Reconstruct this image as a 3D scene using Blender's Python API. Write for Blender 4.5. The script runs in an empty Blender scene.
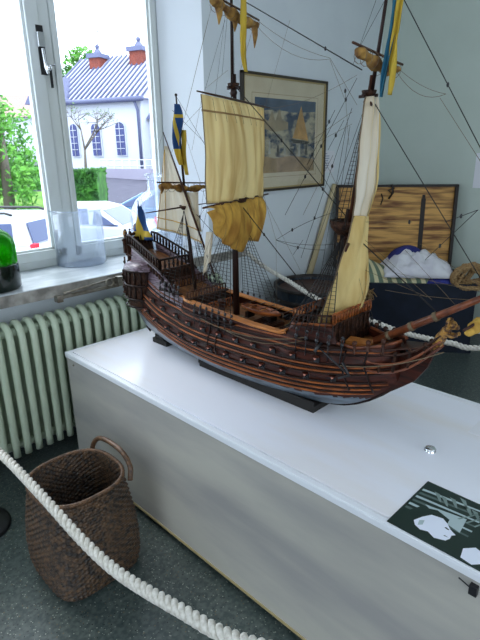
import bpy, bmesh, math, random
import numpy as np
from mathutils import Vector, Matrix, noise
random.seed(7)
PI = math.pi
C = bpy.context.scene.collection
V = Vector

# ------------------------------------------------------------------ camera
F_PX, PITCH, ROLL, YAW, EYE = 505.0, math.radians(18.5), math.radians(-0.9), math.radians(45), 1.55
_f = V((math.sin(YAW)*math.cos(PITCH), math.cos(YAW)*math.cos(PITCH), -math.sin(PITCH)))
_r = V((math.cos(YAW), -math.sin(YAW), 0))
_u = _r.cross(_f)
_r2 = _r*math.cos(ROLL) + _u*math.sin(ROLL)
_u2 = -_r*math.sin(ROLL) + _u*math.cos(ROLL)
CAM = V((0, 0, EYE))
def ray(x, y): return _f + _r2*((x-240)/F_PX) - _u2*((y-320)/F_PX)
def at_x(x, y, X): d = ray(x, y); return CAM + d*(X/d.x)
def at_y(x, y, Y): d = ray(x, y); return CAM + d*(Y/d.y)
def at_z(x, y, Z): d = ray(x, y); return CAM + d*((Z-EYE)/d.z)
def at_plane(x, y, p, n): d = ray(x, y); return CAM + d*((V(p)-CAM).dot(n)/d.dot(n))
def at_d(x, y, D): return CAM + ray(x, y)*D
cam = bpy.data.cameras.new('camera'); camo = bpy.data.objects.new('camera', cam); C.objects.link(camo)
camo.matrix_world = Matrix(((_r2.x, _u2.x, -_f.x, CAM.x), (_r2.y, _u2.y, -_f.y, CAM.y), (_r2.z, _u2.z, -_f.z, CAM.z), (0, 0, 0, 1)))
cam.sensor_fit = 'HORIZONTAL'; cam.sensor_width = 36; cam.lens = F_PX/480*36; cam.clip_start = .02; cam.clip_end = 500
bpy.context.scene.camera = camo

# ------------------------------------------------------------------ materials
def mat(name, col, rough=.6, col2=None, scale=8., stretch=(1, 1, 1), metal=0., bump=0., bscale=None, detail=4., spec=.5,
        ramp=(.35, .65), coat=0., kind='noise', sheen=0.):
    m = bpy.data.materials.new(name); m.use_nodes = True
    nt = m.node_tree; N = nt.nodes; L = nt.links
    b = N['Principled BSDF']
    b.inputs['Roughness'].default_value = rough; b.inputs['Metallic'].default_value = metal
    b.inputs['Specular IOR Level'].default_value = spec
    b.inputs['Base Color'].default_value = (*col, 1)
    if coat: b.inputs['Coat Weight'].default_value = coat; b.inputs['Coat Roughness'].default_value = .15
    if sheen: b.inputs['Sheen Weight'].default_value = sheen
    tc = N.new('ShaderNodeTexCoord'); mp = N.new('ShaderNodeMapping'); mp.inputs['Scale'].default_value = stretch
    L.new(tc.outputs['Object'], mp.inputs['Vector'])
    if col2 is not None:
        if kind == 'noise':
            n = N.new('ShaderNodeTexNoise'); n.inputs['Scale'].default_value = scale; n.inputs['Detail'].default_value = detail; out = n.outputs['Fac']
        elif kind == 'voronoi':
            n = N.new('ShaderNodeTexVoronoi'); n.inputs['Scale'].default_value = scale; out = n.outputs['Distance']
        elif kind == 'wave':
            n = N.new('ShaderNodeTexWave'); n.inputs['Scale'].default_value = scale; n.inputs['Distortion'].default_value = 2.5; n.inputs['Detail'].default_value = 3; out = n.outputs['Fac']
        elif kind == 'stripe':
            n = N.new('ShaderNodeTexWave'); n.inputs['Scale'].default_value = scale; n.inputs['Distortion'].default_value = .2; out = n.outputs['Fac']
        L.new(mp.outputs['Vector'], n.inputs['Vector'])
        r = N.new('ShaderNodeValToRGB'); r.color_ramp.elements[0].position = ramp[0]; r.color_ramp.elements[1].position = ramp[1]
        r.color_ramp.elements[0].color = (*col, 1); r.color_ramp.elements[1].color = (*col2, 1)
        L.new(out, r.inputs['Fac']); L.new(r.outputs['Color'], b.inputs['Base Color'])
    if bump:
        n2 = N.new('ShaderNodeTexNoise'); n2.inputs['Scale'].default_value = bscale or scale*2; n2.inputs['Detail'].default_value = 3
        L.new(mp.outputs['Vector'], n2.inputs['Vector'])
        bp = N.new('ShaderNodeBump'); bp.inputs['Strength'].default_value = bump; bp.inputs['Distance'].default_value = .01
        L.new(n2.outputs['Fac'], bp.inputs['Height']); L.new(bp.outputs['Normal'], b.inputs['Normal'])
    return m
def glass(name, tint, refl=.08, milky=0., mcol=(.8, .85, 1), rough=.02, fres=.7):
    m = bpy.data.materials.new(name); m.use_nodes = True
    nt = m.node_tree; N = nt.nodes; L = nt.links
    for n in list(N): N.remove(n)
    o = N.new('ShaderNodeOutputMaterial'); t = N.new('ShaderNodeBsdfTransparent'); t.inputs['Color'].default_value = (*tint, 1)
    g = N.new('ShaderNodeBsdfGlossy'); g.inputs['Roughness'].default_value = rough
    lw = N.new('ShaderNodeLayerWeight'); lw.inputs['Blend'].default_value = .25
    ma = N.new('ShaderNodeMath'); ma.operation = 'MULTIPLY_ADD'; ma.inputs[1].default_value = fres; ma.inputs[2].default_value = refl
    L.new(lw.outputs['Fresnel'], ma.inputs[0])
    mx = N.new('ShaderNodeMixShader'); L.new(ma.outputs[0], mx.inputs['Fac']); L.new(t.outputs[0], mx.inputs[1]); L.new(g.outputs[0], mx.inputs[2])
    last = mx
    if milky:
        d = N.new('ShaderNodeBsdfTranslucent'); d.inputs['Color'].default_value = (*mcol, 1)
        m2 = N.new('ShaderNodeMixShader'); m2.inputs['Fac'].default_value = milky
        L.new(mx.outputs[0], m2.inputs[1]); L.new(d.outputs[0], m2.inputs[2]); last = m2
    L.new(last.outputs[0], o.inputs['Surface'])
    return m
def cloth(name, col, col2, scale=6, stretch=(1, 1, 1), trans=.35, ramp=(.35, .65), bump=.3):
    m = mat(name, col, .85, col2, scale, stretch, bump=bump, ramp=ramp)
    nt = m.node_tree; N = nt.nodes; L = nt.links
    b = N['Principled BSDF']; o = [n for n in N if n.type == 'OUTPUT_MATERIAL'][0]
    t = N.new('ShaderNodeBsdfTranslucent')
    rampn = [n for n in N if n.type == 'VALTORGB'][0]; L.new(rampn.outputs['Color'], t.inputs['Color'])
    mx = N.new('ShaderNodeMixShader'); mx.inputs['Fac'].default_value = trans
    L.new(b.outputs[0], mx.inputs[1]); L.new(t.outputs[0], mx.inputs[2]); L.new(mx.outputs[0], o.inputs['Surface'])
    return m
M = {}
M['wall'] = mat('painted plaster', (.70, .75, .79), .85, (.74, .79, .82), 3, bump=.05, bscale=60)
M['wallright'] = mat('greenish plaster', (.54, .61, .54), .85, (.57, .64, .57), 3, bump=.05, bscale=60)
M['ceil'] = mat('ceiling paint', (.85, .85, .83), .9)
M['reveal'] = mat('white reveal paint', (.86, .90, .95), .5)
M['frame'] = mat('window paint', (.74, .78, .78), .35, (.68, .71, .68), 6, (1, 1, .2))
M['sill'] = mat('grey marble', (.62, .66, .68), .3, (.40, .44, .46), 7, (1, 2, 1), detail=8, bump=.05)
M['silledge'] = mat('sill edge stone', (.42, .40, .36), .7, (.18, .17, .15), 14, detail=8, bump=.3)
M['rad'] = mat('radiator enamel', (.58, .66, .50), .4, (.52, .61, .46), 5)
M['chrome'] = mat('chrome', (.75, .76, .78), .18, metal=1)
M['steel'] = mat('old steel', (.34, .32, .27), .4, (.16, .13, .09), 20, metal=.8)
M['black'] = mat('black metal', (.012, .012, .014), .4)
M['whitetop'] = mat('whitewashed board', (.86, .87, .94), .28, (.82, .76, .70), 1.5, (3, .6, 1), detail=7, ramp=(.46, .78), coat=.3)
M['trimwhite'] = mat('white trim', (.80, .82, .86), .35)
M['ply'] = mat('limewashed plywood', (.50, .48, .42), .5, (.36, .345, .33), 1.6, (1, .7, 3.6), detail=9, ramp=(.40, .64))
M['brass'] = mat('pale wood edge', (.42, .33, .16), .5)
M['recess'] = mat('dark plinth', (.012, .010, .008), .8)
M['basket'] = mat('brown wicker', (.012, .007, .004), .45, (.13, .066, .026), 60, ramp=(.38, .70), bump=.3)
M['basketrim'] = mat('wicker rim', (.05, .025, .012), .45, (.17, .085, .038), 60)
M['rope'] = mat('white cotton rope', (.74, .71, .64), .8, (.46, .42, .34), 90, bump=.3, bscale=300, ramp=(.4, .75))
M['manila'] = mat('tarred manila', (.42, .27, .12), .85, (.25, .14, .055), 60, bump=.4, bscale=200)
M['chestwood'] = mat('pine boards', (.17, .06, .013), .6, (.68, .37, .10), 3.6, (.9, .9, 9), detail=12, ramp=(.34, .56), bump=.15)
M['chestblue'] = mat('midnight blue paint', (.003, .007, .016), .45, (.006, .012, .028), 10, spec=.3)
M['iron'] = mat('dark iron', (.016, .009, .006), .6)
M['tubblue'] = mat('slate blue paint', (.012, .026, .045), .45, (.006, .013, .022), 12)
M['tublid'] = mat('brown boards', (.09, .035, .02), .6, (.03, .012, .007), 6, (8, 1, 1))
M['whitecloth'] = mat('white linen', (.80, .79, .82), .9, (.66, .64, .70), 9, bump=.4, bscale=20)
M['bluecloth'] = mat('navy cloth', (.02, .025, .17), .85, (.03, .04, .25), 9)
M['oar'] = mat('pale varnished pole', (.60, .50, .30), .45, (.50, .40, .22), 6, (1, 1, .2))
M['pframe'] = mat('dark frame moulding', (.035, .025, .015), .35)
M['pgold'] = mat('gilt slip', (.40, .30, .13), .4)
M['mount'] = mat('cream mount', (.70, .62, .44), .9, (.62, .53, .36), 5)
M['paper'] = mat('white paper', (.80, .80, .84), .9)
M['glassclear'] = glass('window glass', (.98, .99, 1), .01, fres=.2)
M['jar'] = glass('clear jar glass', (.95, .965, .99), .02, .11, (.82, .9, 1), fres=.35)
M['green'] = glass('green bottle glass', (.22, .62, .06), .03, .14, (.22, .75, .04), fres=.4)
M['picglass'] = glass('picture glass', (.98, .98, .98), .012, fres=.12)
M['darkliquid'] = mat('dark green bottle base', (.006, .012, .008), .15)
# ship
M['hullred'] = mat('red brown planking', (.062, .012, .005), .45, (.010, .003, .002), 6, (8, .8, 14), detail=8, ramp=(.35, .7), bump=.1, spec=.22)
M['wale'] = mat('varnished wale', (.36, .10, .022), .42, (.10, .025, .008), 9, (6, 1, 6), spec=.25)
M['waledark'] = mat('dark wale', (.008, .003, .002), .5, (.022, .007, .003), 9, spec=.2)
M['bottom'] = mat('grey bottom paint', (.15, .19, .23), .32, (.06, .07, .08), 9, (2, 1, 6), spec=.5)
M['deck'] = mat('deck planks', (.30, .12, .035), .5, (.08, .028, .010), 7, (40, 1.2, 1), detail=6, spec=.25)
M['deckedge'] = mat('orange varnished rail', (.62, .23, .055), .4, (.42, .14, .03), 12)
M['lilacsheen'] = mat('brown side with lilac sheen tint', (.20, .14, .18), .3, (.05, .028, .035), 26, (4, 1, 8), detail=6, ramp=(.4, .6))  # lilac reflection on stern quarter and gallery roof, put into the base colour
M['carve'] = mat('carved dark wood', (.05, .019, .009), .6, (.004, .002, .002), 60, bump=.8, bscale=120, spec=.2, ramp=(.42, .7))
M['carvegold'] = mat('gilded carving', (.48, .24, .045), .5, (.07, .025, .010), 70, bump=.8, bscale=140, ramp=(.42, .58))
M['lion'] = mat('pink painted lion masks', (.50, .20, .14), .5)
M['mast'] = mat('mast wood', (.012, .005, .004), .45, (.03, .011, .007), 15, (4, 4, .5), spec=.25)
M['spar'] = mat('spar wood', (.07, .023, .011), .45, (.025, .009, .005), 15, spec=.25)
M['bowsprit'] = mat('bowsprit wood', (.24, .065, .022), .38, (.09, .024, .010), 12, (2, 3, 2), spec=.4)
M['line'] = mat('black rigging', (.012, .010, .009), .7)
M['linetan'] = mat('tan running rigging', (.16, .11, .06), .8)
M['sail'] = cloth('sail canvas', (.86, .74, .42), (.60, .42, .16), 3.2, (6, 6, .6), .42, (.45, .75))
M['sailwhite'] = cloth('pale sail canvas', (.84, .78, .66), (.70, .58, .38), 5, (5, 5, .5), .4, (.42, .8))
M['sailgold'] = cloth('ochre canvas', (.80, .52, .10), (.42, .21, .035), 9, (3, 3, 1), .3)
M['sailyel'] = cloth('yellowed sail canvas', (.86, .70, .32), (.64, .44, .14), 5, (5, 5, .8), .35, (.40, .8))
M['furl'] = cloth('furled canvas', (.52, .30, .07), (.16, .07, .018), 22, (1, 1, 1), .15)
M['seam'] = mat('reef band', (.30, .18, .07), .9)
M['flagblue'] = cloth('flag blue', (.02, .13, .22), (.03, .18, .28), 8, trans=.25)
M['flagnavy'] = cloth('flag navy', (.01, .055, .18), (.015, .07, .22), 8, trans=.2)
M['flagyel'] = cloth('flag yellow', (.72, .52, .06), (.60, .42, .05), 8, trans=.3)

# ------------------------------------------------------------------ mesh builder
class MB:
    def __init__(s): s.v = []; s.f = []; s.m = []; s.sm = []
    def add(s, vs, fs, mi=0, smooth=False):
        o = len(s.v); s.v += [tuple(p) for p in vs]
        for f in fs: s.f.append(tuple(i+o for i in f)); s.m.append(mi); s.sm.append(smooth)
        return s
    def box(s, a, b, mi=0, rot=None, piv=None):
        x0, y0, z0 = a; x1, y1, z1 = b
        vs = [V(p) for p in ((x0,y0,z0),(x1,y0,z0),(x1,y1,z0),(x0,y1,z0),(x0,y0,z1),(x1,y0,z1),(x1,y1,z1),(x0,y1,z1))]
        if rot is not None:
            piv = V(piv) if piv is not None else (V(a)+V(b))/2
            vs = [rot@(p-piv)+piv for p in vs]
        return s.add(vs, [(0,3,2,1),(4,5,6,7),(0,1,5,4),(1,2,6,5),(2,3,7,6),(3,0,4,7)], mi)
    def obox(s, c, size, ax=(1,0,0), up=(0,0,1), mi=0, taper=1.):
        ax = V(ax).normalized(); up = V(up); lat = up.cross(ax).normalized(); up = ax.cross(lat).normalized()
        c = V(c); hx, hy, hz = size[0]/2, size[1]/2, size[2]/2
        vs = []
        for k in (-1, 1):
            t = taper if k > 0 else 1
            for i, j in ((-1,-1),(1,-1),(1,1),(-1,1)): vs.append(c+ax*i*hx*t+lat*j*hy*t+up*k*hz)
        return s.add(vs, [(0,3,2,1),(4,5,6,7),(0,1,5,4),(1,2,6,5),(2,3,7,6),(3,0,4,7)], mi)
    def tube(s, pts, r, n=6, mi=0, cap=True, smooth=True, closed=False, flat=None):
        pts = [V(p) for p in pts]; k = len(pts)
        rs = r if isinstance(r, (list, tuple)) else [r]*k
        vs = []; prev = None
        for i, p in enumerate(pts):
            if closed: t = pts[(i+1) % k]-pts[i-1]
            else: t = pts[min(i+1, k-1)]-pts[max(i-1, 0)]
            t = t.normalized() if t.length > 1e-9 else V((0, 0, 1))
            if prev is None:
                a = V((0, 0, 1)) if abs(t.z) < .9 else V((1, 0, 0)); u = t.cross(a).normalized()
            else:
                u = prev-t*prev.dot(t); u = u.normalized() if u.length > 1e-9 else t.orthogonal().normalized()
            prev = u; w = t.cross(u)
            for j in range(n):
                a = 2*PI*j/n; vs.append(p+(u*math.cos(a)+w*math.sin(a))*rs[i])
        fs = []
        for i in range(k if closed else k-1):
            i2 = (i+1) % k
            for j in range(n): fs.append((i*n+j, i*n+(j+1) % n, i2*n+(j+1) % n, i2*n+j))
        if cap and not closed: fs.append(tuple(range(n-1, -1, -1))); fs.append(tuple((k-1)*n+j for j in range(n)))
        return s.add(vs, fs, mi, smooth)
    def lathe(s, c, prof, n=32, mi=0, smooth=True, sq=None):
        c = V(c); vs = []; fs = []
        for r, z in prof:
            for j in range(n):
                a = 2*PI*j/n; vs.append(c+V((r*math.cos(a), r*math.sin(a), z)))
        for i in range(len(prof)-1):
            for j in range(n): fs.append((i*n+j, i*n+(j+1) % n, (i+1)*n+(j+1) % n, (i+1)*n+j))
        return s.add(vs, fs, mi, smooth)
    def grid(s, fn, nu, nv, mi=0, smooth=True, closeu=False, matfn=None):
        vs = [fn(i/nu, j/nv) for i in range(nu+(0 if closeu else 1)) for j in range(nv+1)]
        o = len(s.v); s.v += [tuple(p) for p in vs]; W = nv+1; K = nu if closeu else nu+1
        for i in range(nu):
            for j in range(nv):
                i2 = (i+1) % K
                s.f.append((o+i*W+j, o+i2*W+j, o+i2*W+j+1, o+i*W+j+1)); s.m.append(matfn(i, j) if matfn else mi); s.sm.append(smooth)
        return s
    def poly(s, pts, mi=0): return s.add(pts, [tuple(range(len(pts)))], mi)
    def prism(s, pts, d, mi=0):
        n = len(pts); d = V(d); vs = [V(p) for p in pts]+[V(p)+d for p in pts]
        return s.add(vs, [tuple(range(n))[::-1], tuple(range(n, 2*n))]+[(i, (i+1) % n, n+(i+1) % n, n+i) for i in range(n)], mi)
    def ball(s, c, r, n=8, mi=0, sc=(1, 1, 1)):
        c = V(c); prof = []
        vs = []; fs = []
        for i in range(n//2+1):
            a = PI*i/(n//2)
            for j in range(n):
                b = 2*PI*j/n; vs.append(c+V((r*sc[0]*math.sin(a)*math.cos(b), r*sc[1]*math.sin(a)*math.sin(b), r*sc[2]*math.cos(a))))
        for i in range(n//2):
            for j in range(n): fs.append((i*n+j, (i+1)*n+j, (i+1)*n+(j+1) % n, i*n+(j+1) % n))
        return s.add(vs, fs, mi, True)
    def build(s, name, mats, parent=None, solid=0, bevel=0, sub=0, recalc=True, off=-1, merge=False):
        me = bpy.data.meshes.new(name)
        org = V((0, 0, 0))
        root = parent
        while root is not None:
            org += root.location; root = root.parent
        if parent is None:
            xs = np.array(s.v); lo = xs.min(0); hi = xs.max(0)
            org = V(((lo[0]+hi[0])/2, (lo[1]+hi[1])/2, lo[2]))
        me.from_pydata([tuple(V(p)-org) for p in s.v], [], s.f)
        if not isinstance(mats, (list, tuple)): mats = [mats]
        for m in mats: me.materials.append(M[m] if isinstance(m, str) else m)
        for p, mi, sm in zip(me.polygons, s.m, s.sm): p.material_index = mi; p.use_smooth = sm
        if recalc:
            bm = bmesh.new(); bm.from_mesh(me)
            if merge: bmesh.ops.remove_doubles(bm, verts=bm.verts, dist=1e-5)
            bmesh.ops.recalc_face_normals(bm, faces=bm.faces); bm.to_mesh(me); bm.free()
        o = bpy.data.objects.new(name, me); C.objects.link(o)
        if parent is None: o.location = org
        else: o.parent = parent
        if bevel:
            b = o.modifiers.new('bevel', 'BEVEL'); b.width = bevel; b.segments = 2; b.limit_method = 'ANGLE'
        if solid:
            b = o.modifiers.new('solid', 'SOLIDIFY'); b.thickness = solid; b.offset = off
        if sub:
            b = o.modifiers.new('sub', 'SUBSURF'); b.levels = sub; b.render_levels = sub
        return o
def tag(o, label=None, cat=None, group=None, kind=None):
    if label: o['label'] = label
    if cat: o['category'] = cat
    if group: o['group'] = group
    if kind: o['kind'] = kind
    return o
def thing(name, loc, label, cat, group=None):
    o = bpy.data.objects.new(name, None); o.empty_display_size = .05; C.objects.link(o); o.location = loc
    return tag(o, label, cat, group)
def structure(o): o['kind'] = 'structure'; return o
def lerp(a, b, t): return a+(b-a)*t
def interp(x, tab):
    if x <= tab[0][0]: return tab[0][1]
    for (a, va), (b, vb) in zip(tab, tab[1:]):
        if x <= b: return va+(vb-va)*(x-a)/(b-a)
    return tab[-1][1]
def spline(pts, n=8):
    pts = [V(p) for p in pts]; P = [pts[0]*2-pts[1]]+pts+[pts[-1]*2-pts[-2]]; out = []
    for i in range(1, len(P)-2):
        for k in range(n):
            t = k/n; a, b, c, d = P[i-1], P[i], P[i+1], P[i+2]
            out.append(.5*((2*b)+(c-a)*t+(2*a-5*b+4*c-d)*t*t+(3*b-a-3*c+d)*t**3))
    out.append(pts[-1]); return out
def resample(path, step):
    out = [path[0]]; acc = 0
    for a, b in zip(path, path[1:]):
        L = (b-a).length; d = step-acc
        while d <= L and L > 0: out.append(a.lerp(b, d/L)); d += step
        acc = L-(d-step)
    out.append(path[-1]); return out

# ------------------------------------------------------------------ room
WY, XR, XL, YB, HC = 2.6, 4.42, -2.6, -2.6, 2.9
WX0, WX1, WZ1 = -.45, 2.14, 2.65          # window opening
SZ = .93
def room():
    f = MB().box((XL-.1, YB-.1, -.12), (XR+.1, WY+.3, 0)).build('floor', mat('green grey terrazzo', (.040, .058, .055), .3, (.085, .105, .098), 60, detail=8, ramp=(.4, .62)))
    nt = f.data.materials[0].node_tree; N = nt.nodes; L = nt.links; b = N['Principled BSDF']
    prev = b.inputs['Base Color'].links[0].from_socket
    for sc, th, c in ((75, .17, (.28, .30, .25)), (48, .13, (.13, .10, .06)), (60, .15, (.012, .016, .016))):
        v = N.new('ShaderNodeTexVoronoi'); v.inputs['Scale'].default_value = sc; tcn = N.new('ShaderNodeTexCoord'); L.new(tcn.outputs['Object'], v.inputs['Vector'])
        lt = N.new('ShaderNodeMath'); lt.operation = 'LESS_THAN'; lt.inputs[1].default_value = th; L.new(v.outputs['Distance'], lt.inputs[0])
        mx = N.new('ShaderNodeMixRGB'); mx.inputs['Color2'].default_value = (*c, 1); L.new(lt.outputs[0], mx.inputs['Fac']); L.new(prev, mx.inputs['Color1']); prev = mx.outputs[0]
    L.new(prev, b.inputs['Base Color']); structure(f)
    structure(MB().box((XL-.1, YB-.1, HC), (XR+.1, WY+.3, HC+.1)).build('ceiling', 'ceil'))
    w = MB()      # window wall with the opening, splayed right reveal
    w.box((XL, WY, 0), (WX0, WY+.3, HC)); w.box((WX0, WY, WZ1), (WX1, WY+.3, HC)); w.box((WX0, WY, 0), (WX1, WY+.3, SZ-.05))
    w.prism([(2.315, WY, 0), (XR+.1, WY, 0), (XR+.1, WY+.3, 0), (WX1, WY+.3, 0), (WX1, WY+.22, 0)], (0, 0, HC))
    w.box((WX1, WY, WZ1), (2.315, WY+.2, HC))
    structure(w.build('wall_back', 'wall'))
    structure(MB().prism([(2.312, WY-.001, SZ), (2.3155, WY-.001, SZ), (2.145, WY+.215, SZ), (2.138, WY+.215, SZ)], (0, 0, WZ1-SZ)).build('trim_1', 'reveal'))
    structure(MB().box((XR, YB, 0), (XR+.1, WY+.3, HC)).build('wall_right', 'wallright'))
    # the two walls behind the camera, with openings added and sized for fill light
    w = MB(); w.box((XL-.1, YB, 0), (XL, WY+.3, .9)); w.box((XL-.1, YB, 2.5), (XL, WY+.3, HC)); w.box((XL-.1, YB, .9), (XL, -1.1, 2.5)); w.box((XL-.1, 1.1, .9), (XL, WY+.3, 2.5))
    structure(w.build('wall_left', 'wall'))
    w = MB(); w.box((XL, YB-.1, 0), (XR, YB, .9)); w.box((XL, YB-.1, 2.5), (XR, YB, HC)); w.box((XL, YB-.1, .9), (-.9, YB, 2.5)); w.box((2.3, YB-.1, .9), (XR, YB, 2.5)); w.box((.7, YB-.1, .9), (1.3, YB, 2.5))
    structure(w.build('wall_front', 'wall'))
    structure(MB().box((2.4, WY-.012, 0), (XR, WY, .08)).build('baseboard_back', 'frame'))
    structure(MB().box((XR-.012, YB, 0), (XR, WY-.013, .08)).build('baseboard_right', 'frame'))
room()

# window --------------------------------------------------------------
def window():
    y0, y1 = 2.82, 2.89; zb = SZ+.0; zt = WZ1
    root = thing('window_1', (1.3, 2.85, SZ), None, None); del_ = root; root['kind'] = 'structure'
    f = MB()
    f.box((WX0, y0, zb), (WX1, y1, zb+.045)); f.box((WX0, y0, zt-.05), (WX1, y1, zt)); f.box((WX0, y0, zb), (WX0+.05, y1, zt)); f.box((2.116, y0, zb), (WX1, y1, zt))
    f.box((1.375, y0-.01, zb), (1.435, y1, zt))
    f.build('window_frame', 'frame', root, bevel=.004)
    for x0, x1, st in ((WX0+.05, 1.372, .068), (1.438, 2.114, .036)):
        s = MB(); a, b = y0-.022, y0+.03; z0, z1 = zb+.045, zt-.05
        s.box((x0, a, z0), (x0+st*.8, b, z1)); s.box((x1-st, a, z0), (x1, b, z1)); s.box((x0, a, z0), (x1, b, z0+.055)); s.box((x0, a, z1-.055), (x1, b, z1))
        # stepped inner bead
        s.box((x0+st*.8, a+.018, z0+.055), (x0+st*.8+.012, b, z1-.055)); s.box((x1-st-.014, a+.018, z0+.055), (x1-st, b, z1-.055)); s.box((x0+st*.8, a+.018, z0+.055), (x1-st, b, z0+.067))
        so = s.build('sash', 'frame', root, bevel=.003)
        MB().box((x0+.03, y0+.012, z0+.04), (x1-.03, y0+.016, z1-.04)).build('pane', 'glassclear', so)
        MB().box((x1-st+.012, a-.006, z0+.02), (x1-st+.03, a, z0+.05)).build('corner_bracket', 'steel', so)
    l = MB()   # casement lock on the centre post
    def q(px, py): return at_y(px, py, y0-.03)
    a, b = q(40, 25), q(46, 75)
    xc = (a.x+b.x)/2-.004
    l.box((xc-.018, y0-.028, b.z), (xc+.018, y0-.020, a.z)); lo = l.build('lock_plate', 'black', root)
    l = MB(); l.box((xc-.026, y0-.052, a.z-.105), (xc+.008, y0-.026, a.z-.035)); l.tube([(xc-.006, y0-.05, a.z-.11), (xc-.004, y0-.055, a.z-.2), (xc+.006, y0-.055, a.z-.23)], .008, 8); l.ball((xc+.01, y0-.06, a.z-.2), .016, 10)
    l.tube([(xc+.0, y0-.06, a.z-.19), (xc+.045, y0-.06, a.z-.185)], .006, 6)
    l.build('latch_handle', 'chrome', root, bevel=.002)
    MB().box((xc+.03, y0-.03, b.z-.06), (xc+.04, y0-.02, a.z-.18)).build('strike_plate', 'black', root)
window()
sl = thing('window_sill', (1, 2.6, SZ-.05), None, None); sl['kind'] = 'structure'
MB().box((-.7, 2.375, SZ-.045), (2.44, 2.6, SZ)).box((-.45, 2.6, SZ-.045), (2.14, 2.90, SZ)).prism([(2.14, 2.6, SZ-.045), (2.313, 2.6, SZ-.045), (2.145, 2.81, SZ-.045), (2.14, 2.81, SZ-.045)], (0, 0, .045)).build('sill_top', 'sill', sl, bevel=.003)
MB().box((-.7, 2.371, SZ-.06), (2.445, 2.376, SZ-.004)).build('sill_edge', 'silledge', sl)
def stay_bar():   # folded steel window bar with a ring, under the edge of the sill
    r = thing('window_opener_bar', (1.3, 2.37, .83), 'worn steel window bar with a ring, fixed along the wall under the sill', 'bar')
    a, b = at_y(60, 298, 2.35), at_y(118, 282, 2.35)
    MB().box((a.x, 2.34, a.z-.006), (b.x, 2.352, a.z+.012)).box((a.x-.02, 2.335, a.z-.02), (a.x+.01, 2.375, a.z+.012)).tube([(a.x+.02, 2.345, a.z+.02), (b.x-.02, 2.345, a.z+.045)], .006, 6).build('bar', 'steel', r, bevel=.002)
    MB().tube([V((b.x-.06, 2.333, a.z+.028))+V((math.cos(t)*.022, 0, math.sin(t)*.022)) for t in [2*PI*k/16 for k in range(16)]], .005, 6, closed=True).build('ring', 'steel', r)
    MB().box((b.x-.01, 2.33, a.z), (b.x+.02, 2.38, a.z+.05)).box((a.x+.01, 2.345, a.z-.01), (a.x+.02, 2.38, SZ-.055)).build('bracket', 'steel', r)
stay_bar()

# radiator ------------------------------------------------------------
def radiator():
    r = thing('radiator', (1.25, 2.43, 0), 'pale green enamelled cast iron column radiator under the window', 'radiator')
    yf, yb, z0, z1 = 2.365, 2.475, .10, .775
    path = [(yf, z0), (yf, z0+.05), (yf-.003, .3), (yf-.003, .6), (yf, z1-.06), (yf+.012, z1-.025), (yf+.035, z1-.004), (yf+.055, z1), (yf+.075, z1-.004), (yb-.012, z1-.025), (yb, z1-.06), (yb, .6), (yb, .3), (yb, z0)]
    def sect(x):
        m = MB(); vs = []; n = 10
        for i, (y, z) in enumerate(path):
            a = path[max(i-1, 0)]; b = path[min(i+1, len(path)-1)]
            t = V((0, b[0]-a[0], b[1]-a[1])).normalized(); w = V((1, 0, 0)).cross(t)
            for j in range(n):
                an = 2*PI*j/n; vs.append(V((x, y, z))+V((1, 0, 0))*math.cos(an)*.0185+w*math.sin(an)*.017)
        fs = [(i*n+j, i*n+(j+1) % n, (i+1)*n+(j+1) % n, (i+1)*n+j) for i in range(len(path)-1) for j in range(n)]
        fs += [tuple(range(n))[::-1], tuple((len(path)-1)*n+j for j in range(n))]
        m.add(vs, fs, 0, True)
        m.box((x-.006, yf, z0+.01), (x+.006, yb, z1-.02))
        m.tube([(x-.028, yf+.055, z0+.035), (x+.028, yf+.055, z0+.035)], .022, 8); m.tube([(x-.028, yf+.055, z1-.045), (x+.028, yf+.055, z1-.045)], .022, 8)
        return m
    first = None
    for k in range(34):
        x = .30+k*.0575
        if first is None: first = sect(x).build('section', 'rad', r); x0 = x
        else:
            c = first.copy(); C.objects.link(c); c.parent = r; c.location = (x-x0, 0, 0)
    MB().tube([(.27, 2.42, z0+.035), (.22, 2.42, z0+.035), (.22, 2.42, .0)], .012, 8).tube([(2.2+.03, 2.42, z0+.035), (2.27, 2.42, z0+.035), (2.27, 2.42, 0)], .012, 8).build('pipe', 'rad', r)
    for x in (.45, 1.2, 2.0): MB().box((x-.012, 2.45, .3), (x+.012, 2.6, .32)).box((x-.012, 2.38, .0), (x+.012, 2.47, .12)).build('bracket', 'rad', r)
radiator()

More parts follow.
